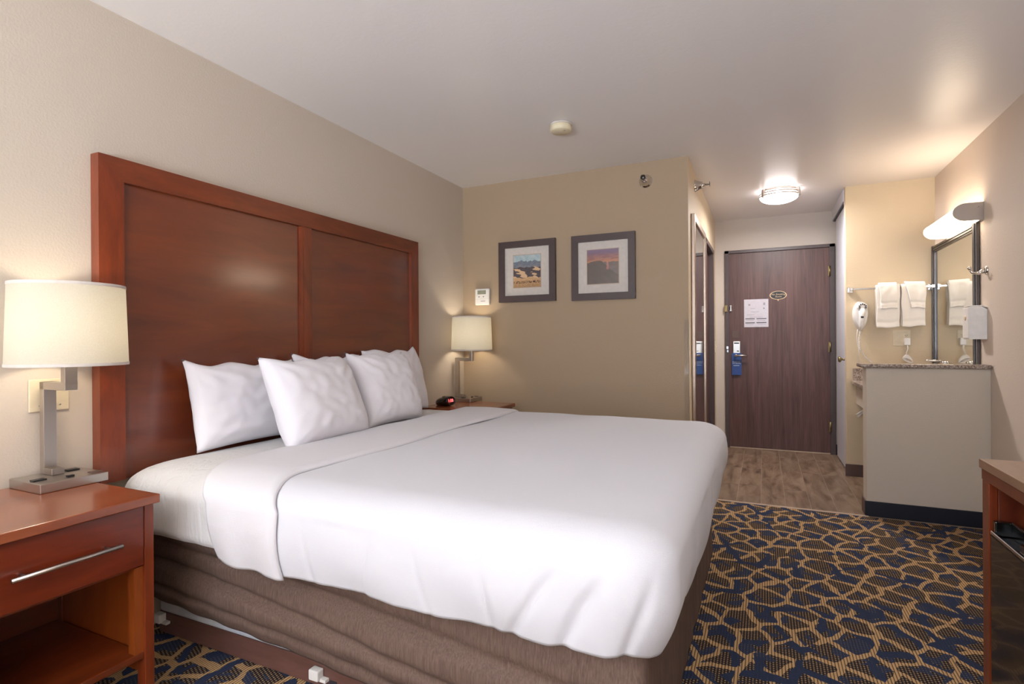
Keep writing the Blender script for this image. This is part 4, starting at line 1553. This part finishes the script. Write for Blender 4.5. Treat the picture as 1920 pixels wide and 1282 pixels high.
# ------------------------------------------------------------------ vanity mirror on the end wall
vm = thing('vanity_mirror', 'metal-framed vanity mirror above the counter', 'mirror', (XR, 4.74, 1.4))
VY0, VY1, VZ0, VZ1 = 4.265, YS - 0.012, 0.905, 1.848
fw = 0.05
for a in ((VY0, VY0 + fw, VZ0, VZ1), (VY1 - fw, VY1, VZ0, VZ1), (VY0 + fw, VY1 - fw, VZ1 - fw, VZ1), (VY0 + fw, VY1 - fw, VZ0, VZ0 + fw)):
    vertical = a[3] - a[2] > 0.5
    g = G().box(XR - 0.024, XR - 0.0008, a[0], a[1], a[2], a[3], bev=0.004)
    if vertical:
        g.box(XR - 0.03, XR - 0.023, a[0] + 0.012, a[0] + 0.022, a[2], a[3], bev=0.002).box(XR - 0.03, XR - 0.023, a[0] + 0.03, a[0] + 0.04, a[2], a[3], bev=0.002)
    else:
        g.box(XR - 0.03, XR - 0.023, a[0], a[1], a[2] + 0.012, a[2] + 0.022, bev=0.002).box(XR - 0.03, XR - 0.023, a[0], a[1], a[2] + 0.03, a[2] + 0.04, bev=0.002)
    g.build('frame_side', M['frame_metal'], vm)
G().box(XR - 0.014, XR - 0.0008, VY0 + fw, VY1 - fw, VZ0 + fw, VZ1 - fw).build('glass', M['mirror'], vm)

# vanity bar light
vl = thing('vanity_light', 'glowing half-round bar light with metal end caps above the vanity mirror', 'wall light', (XR, 4.55, 1.91))
LY0, LY1, LZ, LH, LD = 4.20, 4.90, 1.908, 0.054, 0.152


def dshape(hh, dd, n=18):
    pts = [(XR - 0.001, LZ - hh), (XR - 0.001, LZ + hh)]
    rr = hh
    for k in range(n + 1):
        a = PI / 2 + PI * k / n
        pts.append((XR - dd + rr * 1.25 + rr * 1.25 * math.cos(a), LZ + hh * math.sin(a)))
    return pts


G().prism(dshape(LH, LD), 1, LY0, LY0 + 0.012).build('end_cap', M['steel'], vl)
G().prism(dshape(LH, LD), 1, LY1 - 0.012, LY1).build('end_cap', M['steel'], vl)
G().prism(dshape(LH - 0.004, LD - 0.004), 1, LY0 + 0.0125, LY1 - 0.0125, smooth=True).build('diffuser', M['vanity_glow'], vl)
G().box(XR - 0.02, XR - 0.0005, LY0 + 0.013, LY1 - 0.013, LZ - LH - 0.003, LZ - LH + 0.003).build('back_plate', M['steel'], vl)
G().lathe([(0.005, 0), (0.005, 0.003), (0.0, 0.004)], 12, axis_mat((XR - 0.03, LY0, LZ + 0.025), (0, -1, 0))).build('screw', M['chrome'], vl)

# ------------------------------------------------------------------ robe hook, dispenser
rh_ = thing('robe_hook', 'chrome robe hook on the wall by the vanity mirror frame', 'hook', (XR, 4.16, 1.54))
G().lathe([(0.026, 0.0006), (0.026, 0.006), (0.018, 0.012), (0.0, 0.013)], 24, axis_mat((XR, 4.16, 1.54), (-1, 0, 0))).build('rosette', M['chrome'], rh_)
G().tube([(XR - 0.01, 4.16, 1.535), (XR - 0.04, 4.16, 1.522), (XR - 0.07, 4.16, 1.528), (XR - 0.082, 4.16, 1.55)], [0.011, 0.009, 0.008, 0.008], 12).tube([(XR - 0.01, 4.16, 1.548), (XR - 0.03, 4.16, 1.53), (XR - 0.045, 4.16, 1.523)], [0.012, 0.01, 0.008], 12).build('hook_arm', M['chrome'], rh_)
G().lathe([(0.0, -0.012), (0.008, -0.009), (0.012, 0.0), (0.008, 0.009), (0.0, 0.012)], 16, Matrix.Translation((XR - 0.083, 4.16, 1.556))).build('ball_tip', M['chrome'], rh_)

sd = thing('wall_dispenser', 'white plastic dispenser with a gold emblem beside the vanity mirror', 'dispenser', (XR, 4.20, 1.22))
G().prism([(XR - 0.001, 1.125), (XR - 0.001, 1.305), (XR - 0.03, 1.325), (XR - 0.082, 1.325), (XR - 0.092, 1.315), (XR - 0.092, 1.135), (XR - 0.085, 1.125)], 1, 4.155, 4.255).build('case', M['white_plastic'], sd)
G().prism([(XR - 0.001, 1.315), (XR - 0.001, 1.32), (XR - 0.026, 1.331), (XR - 0.08, 1.331), (XR - 0.09, 1.326), (XR - 0.03, 1.3265)], 1, 4.16, 4.25).build('lid', M['white_plastic'], sd)
G().lathe([(0.016, 0.0), (0.016, 0.0008), (0.0, 0.001)], 24, axis_mat((XR - 0.0921, 4.205, 1.255), (-1, 0, 0))).build('emblem', M['gold_ink'], sd)

# ------------------------------------------------------------------ towel bar and towels
BYT = YS - 0.075
BZ = 1.535
tbx = thing('towel_bar', 'chrome towel bar between square posts on the vanity side wall', 'towel bar', (3.15, YS, BZ))
G().box(2.885, 3.43, BYT - 0.008, BYT + 0.008, BZ - 0.008, BZ + 0.008, bev=0.002).build('bar', M['chrome'], tbx)
for x in (2.885, 3.424):
    G().box(x - 0.021, x + 0.021, YS - 0.012, YS - 0.0006, BZ - 0.024, BZ + 0.024, bev=0.003).box(x - 0.012, x + 0.012, BYT - 0.013, YS - 0.011, BZ - 0.013, BZ + 0.013, bev=0.003).build('post', M['chrome'], tbx)


def hang_cloth(name, x0, x1, front, back, r, thick, seed, label, group, slant=0.0, cat='towel'):
    """cloth folded over the bar: front drop, back drop, radius r round the bar"""
    g = G()
    NU, NA = 22, 10
    rows = []
    fl_, bl_ = front, back
    st = [('f', k / 26) for k in range(27)] + [('r', k / NA) for k in range(1, NA)] + [('b', k / 14) for k in range(15)]

    def fn(u, s):
        kind, q = s
        if kind == 'f':
            z = BZ - fl_ * (1 - q)
            y = BYT - r - 0.010 * (1 - q) - 0.004 * math.sin((1 - q) * 5) - 0.004 * noise.noise(Vector((u * 3, q * 3, seed)))
            if (1 - q) * fl_ > fl_ - 0.055 and (1 - q) * fl_ < fl_ - 0.035:
                y += 0.003
        elif kind == 'r':
            a = PI * q
            y = BYT - r * math.cos(a)
            z = BZ + (r + 0.004) * math.sin(a)
        else:
            z = BZ - bl_ * q
            y = BYT + r + 0.006 * q
        xx = x0 + (x1 - x0) * u
        d = (BZ - z)
        xx += slant * d * (1 - u) + 0.006 * noise.noise(Vector((z * 9, seed + u * 2, 1)))
        xx -= 0.02 * d * (u - 0.5)
        z += 0.006 * (u - 0.5) * math.sin(seed) + 0.004 * math.sin(u * 7 + seed) * (1 if kind == 'f' else 0.5) * min(1, d * 4)
        return (xx, y, z)
    vs = [fn(i / (NU - 1), s) for i in range(NU) for s in st]
    n = len(st)
    f = [(i * n + j, (i + 1) * n + j, (i + 1) * n + j + 1, i * n + j + 1) for i in range(NU - 1) for j in range(n - 1)]
    g.add(vs, f, True)
    o = g.build(name, M['towel'], fix=False)
    tag(o, label, cat, group)
    sdm_ = o.modifiers.new('thick', 'SOLIDIFY')
    sdm_.thickness = thick
    sdm_.offset = 0
    bv = o.modifiers.new('round', 'BEVEL')
    bv.width = thick * 0.35
    bv.segments = 2
    return o


hang_cloth('hand_towel', 3.050, 3.208, 0.315, 0.3, 0.019, 0.012, 1.0, 'white hand towel hanging on the bar nearest the hair dryer', 'hand towels on the bar')
hang_cloth('hand_towel', 3.216, 3.372, 0.308, 0.3, 0.019, 0.012, 2.4, 'white hand towel hanging on the bar nearest the vanity mirror', 'hand towels on the bar')
hang_cloth('washcloth', 3.070, 3.19, 0.165, 0.12, 0.034, 0.012, 3.2, 'small white washcloth draped over the hand towel nearest the hair dryer', 'washcloths over the hand towels', 0.06, 'washcloth')
hang_cloth('washcloth', 3.246, 3.37, 0.165, 0.12, 0.034, 0.012, 4.9, 'small white washcloth draped over the hand towel nearest the vanity mirror', 'washcloths over the hand towels', 0.2, 'washcloth')

# ------------------------------------------------------------------ hair dryer
hdy = thing('hair_dryer', 'white wall-mounted hair dryer with coiled cord on the vanity side wall', 'hair dryer', (2.955, YS, 1.32))
HXc, HZc = 2.953, 1.335


def holder(u, v):
    a = 2 * PI * u
    prof_r = [1.0, 1.02, 0.97, 0.86, 0.6, 0.0]
    prof_y = [0.0008, 0.03, 0.05, 0.062, 0.066, 0.066]
    k = v * 5
    i = min(int(k), 4)
    q = k - i
    r = prof_r[i] * (1 - q) + prof_r[i + 1] * q
    y = prof_y[i] * (1 - q) + prof_y[i + 1] * q
    cx = math.cos(a)
    cz = math.sin(a)
    z = (0.105 if cz > 0 else 0.135) * cz
    wx = 0.054 * (1 - 0.35 * max(0, -cz) ** 2)
    return (HXc + wx * cx * r, YS - y, HZc + z * r)


G().grid(holder, 40, 16, True, True).build('holder', M['white_plastic'], hdy)
mhd = wm((HXc + 0.008, YS - 0.062, HZc + 0.055), (0, -1, 0))
dh = G().lathe([(0.036, -0.005), (0.036, 0.018), (0.031, 0.025), (0.0, 0.027)], 32, mhd).build('dryer_head', M['white_plastic'], hdy)
for k in range(10):
    a = 2 * PI * k / 10
    G().box(-0.0045, 0.0045, 0.0165, 0.028, 0.0235, 0.0285, mhd @ Matrix.Rotation(a, 4, 'Z')).build('vent', M['ink'], dh)
G().tube([(HXc + 0.008, YS - 0.072, HZc + 0.04), (HXc + 0.005, YS - 0.078, HZc - 0.02), (HXc, YS - 0.074, HZc - 0.10), (HXc - 0.004, YS - 0.06, HZc - 0.135)], [0.024, 0.021, 0.016, 0.009], 14).build('dryer_handle', M['white_plastic'], hdy)
G().box(HXc - 0.006, HXc + 0.014, YS - 0.099, YS - 0.093, HZc - 0.035, HZc - 0.02, bev=0.002).build('switch', M['ink'], hdy)
cp = []
nt_ = 34
path = [(HXc - 0.004, YS - 0.06, HZc - 0.135), (HXc - 0.012, YS - 0.05, 1.13), (HXc - 0.006, YS - 0.05, 1.05), (HXc + 0.03, YS - 0.05, 0.985), (HXc + 0.07, YS - 0.05, 0.94), (HXc + 0.11, YS - 0.05, 0.91)]


def path_at(t):
    k = t * (len(path) - 1)
    i = min(int(k), len(path) - 2)
    q = k - i
    p0, p1 = Vector(path[i]), Vector(path[i + 1])
    return p0.lerp(p1, q)


for k in range(nt_ * 9 + 1):
    t_ = k / (nt_ * 9)
    a = 2 * PI * k / 9
    p = path_at(t_)
    rr = 0.0065
    cp.append(p + Vector((rr * math.cos(a), rr * math.sin(a), 0)))
G().tube(cp, 0.0021, 6).build('coiled_cord', M['white_plastic'], hdy)
G().tube([(HXc - 0.02, YS - 0.03, HZc - 0.125), (HXc - 0.025, YS - 0.02, 1.15), (HXc - 0.012, YS - 0.015, 1.05), (HXc - 0.008, YS - 0.012, 0.93)], 0.003, 8).build('power_cord', M['white_plastic'], hdy)

# plug with bundled cord
pl = thing('plug_adapter', 'white plug in the outlet with a bundled cord below it', 'plug', (3.266, YS - 0.008, 1.105))
G().box(3.248, 3.286, YS - 0.045, YS - 0.009, 1.08, 1.135, bev=0.004).build('body', M['white_plastic'], pl)
G().tube([(3.266, YS - 0.04, 1.082), (3.268, YS - 0.045, 1.05), (3.258, YS - 0.045, 1.02), (3.262, YS - 0.045, 1.0)], 0.0035, 8).build('cord', M['white_plastic'], pl)
for k in range(5):
    a = 0.5 + k * 0.12
    c = Vector((3.268, YS - 0.05 + 0.004 * (k - 2), 0.97))
    pts = []
    for q in range(21):
        b = 2 * PI * q / 20
        lx, lz = 0.036 * math.cos(b), 0.013 * math.sin(b) + 0.004 * (k - 2)
        pts.append(c + Vector((lx * math.cos(-a) - lz * math.sin(-a), 0, lx * math.sin(-a) + lz * math.cos(-a))))
    G().tube(pts, 0.0033, 8).build('cord_loop', M['white_plastic'], pl)

# ------------------------------------------------------------------ desk and fridge
dk = thing('desk', 'dark cherry desk with wood-grain top against the vanity-side wall', 'desk', (3.15, 1.6, 0))
DX0, DX1, DY0, DY1 = 2.852, XR - 0.004, 0.72, 2.18
G().box(DX0, DX1, DY0, DY1, 0.722, 0.75, bev=0.003).build('top', M['desk_top'], dk)
G().box(DX0 + 0.0005, DX0 + 0.004, DY0, DY1 - 0.0005, 0.723, 0.7485).build('edge_band', M['desk'], dk)
G().box(DX0 + 0.004, DX0 + 0.028, DY0 + 0.01, DY1 - 0.008, 0.688, 0.7215, bev=0.002).build('front_rail', M['desk'], dk)
G().box(DX0 + 0.0285, DX1, DY1 - 0.062, DY1 - 0.008, 0.0, 0.7215, bev=0.002).build('end_panel', M['desk'], dk)
G().box(DX0 + 0.006, DX0 + 0.028, DY1 - 0.062, DY1 - 0.008, 0.0, 0.6875, bev=0.002).build('front_post', M['cherry_v'], dk)
G().box(DX0 + 0.006, DX0 + 0.028, DY0 + 0.01, DY0 + 0.05, 0.0, 0.6875, bev=0.002).build('front_post', M['cherry_v'], dk)
G().box(DX0 + 0.0285, DX1, DY0 + 0.01, DY0 + 0.05, 0.0, 0.7215, bev=0.002).build('end_panel', M['desk'], dk)
G().box(DX0 + 0.006, DX1 - 0.02, 1.46, 1.49, 0.0, 0.6875, bev=0.002).build('divider', M['desk'], dk)
G().box(DX1 - 0.018, DX1, DY0 + 0.05, DY1 - 0.062, 0.0, 0.7215).build('back_panel', M['cherry_panel'], dk)

rf = thing('mini_fridge', 'black glossy mini fridge with recessed door handle under the desk', 'fridge', (3.1, 1.82, 0))
FY0, FY1, FX = 1.56, 2.108, 2.858
G().box(FX + 0.055, XR - 0.05, FY0 + 0.003, FY1 - 0.003, 0.02, 0.565, bev=0.006).build('body', M['black'], rf)
dr_ = G().box(FX, FX + 0.052, FY0, FY1, 0.03, 0.535, bev=0.004).build('door', M['fridge_door'], rf)
# raised rim round the top of the door leaves a pocket to pull on
G().box(FX, FX + 0.004, FY0, FY1, 0.5355, 0.545, bev=0.0015).build('front_lip', M['steel'], dr_)
G().box(FX + 0.0065, FX + 0.052, FY1 - 0.02, FY1, 0.5355, 0.578, bev=0.003).build('side_lip', M['black_gloss'], dr_)
G().box(FX + 0.0065, FX + 0.052, FY0, FY0 + 0.02, 0.5355, 0.578, bev=0.003).build('side_lip', M['black_gloss'], dr_)
G().box(FX + 0.044, FX + 0.052, FY0 + 0.0205, FY1 - 0.0205, 0.5355, 0.578, bev=0.002).build('back_lip', M['black_gloss'], dr_)
G().box(FX + 0.0065, FX + 0.0435, FY0 + 0.0205, FY0 + 0.36, 0.5355, 0.57, bev=0.003).build('handle_cover', M['black_gloss'], dr_)
G().box(FX + 0.044, FX + 0.047, FY0 + 0.02, FY1 - 0.02, 0.5785, 0.5805).build('trim_line', M['steel'], dr_)
for x in (FX + 0.1, XR - 0.1):
    for y in (FY0 + 0.05, FY1 - 0.05):
        G().lathe([(0.0, 0.0005), (0.018, 0.0005), (0.018, 0.0195), (0.0, 0.0195)], 14, Matrix.Translation((x, y, 0))).build('foot', M['black'], rf)
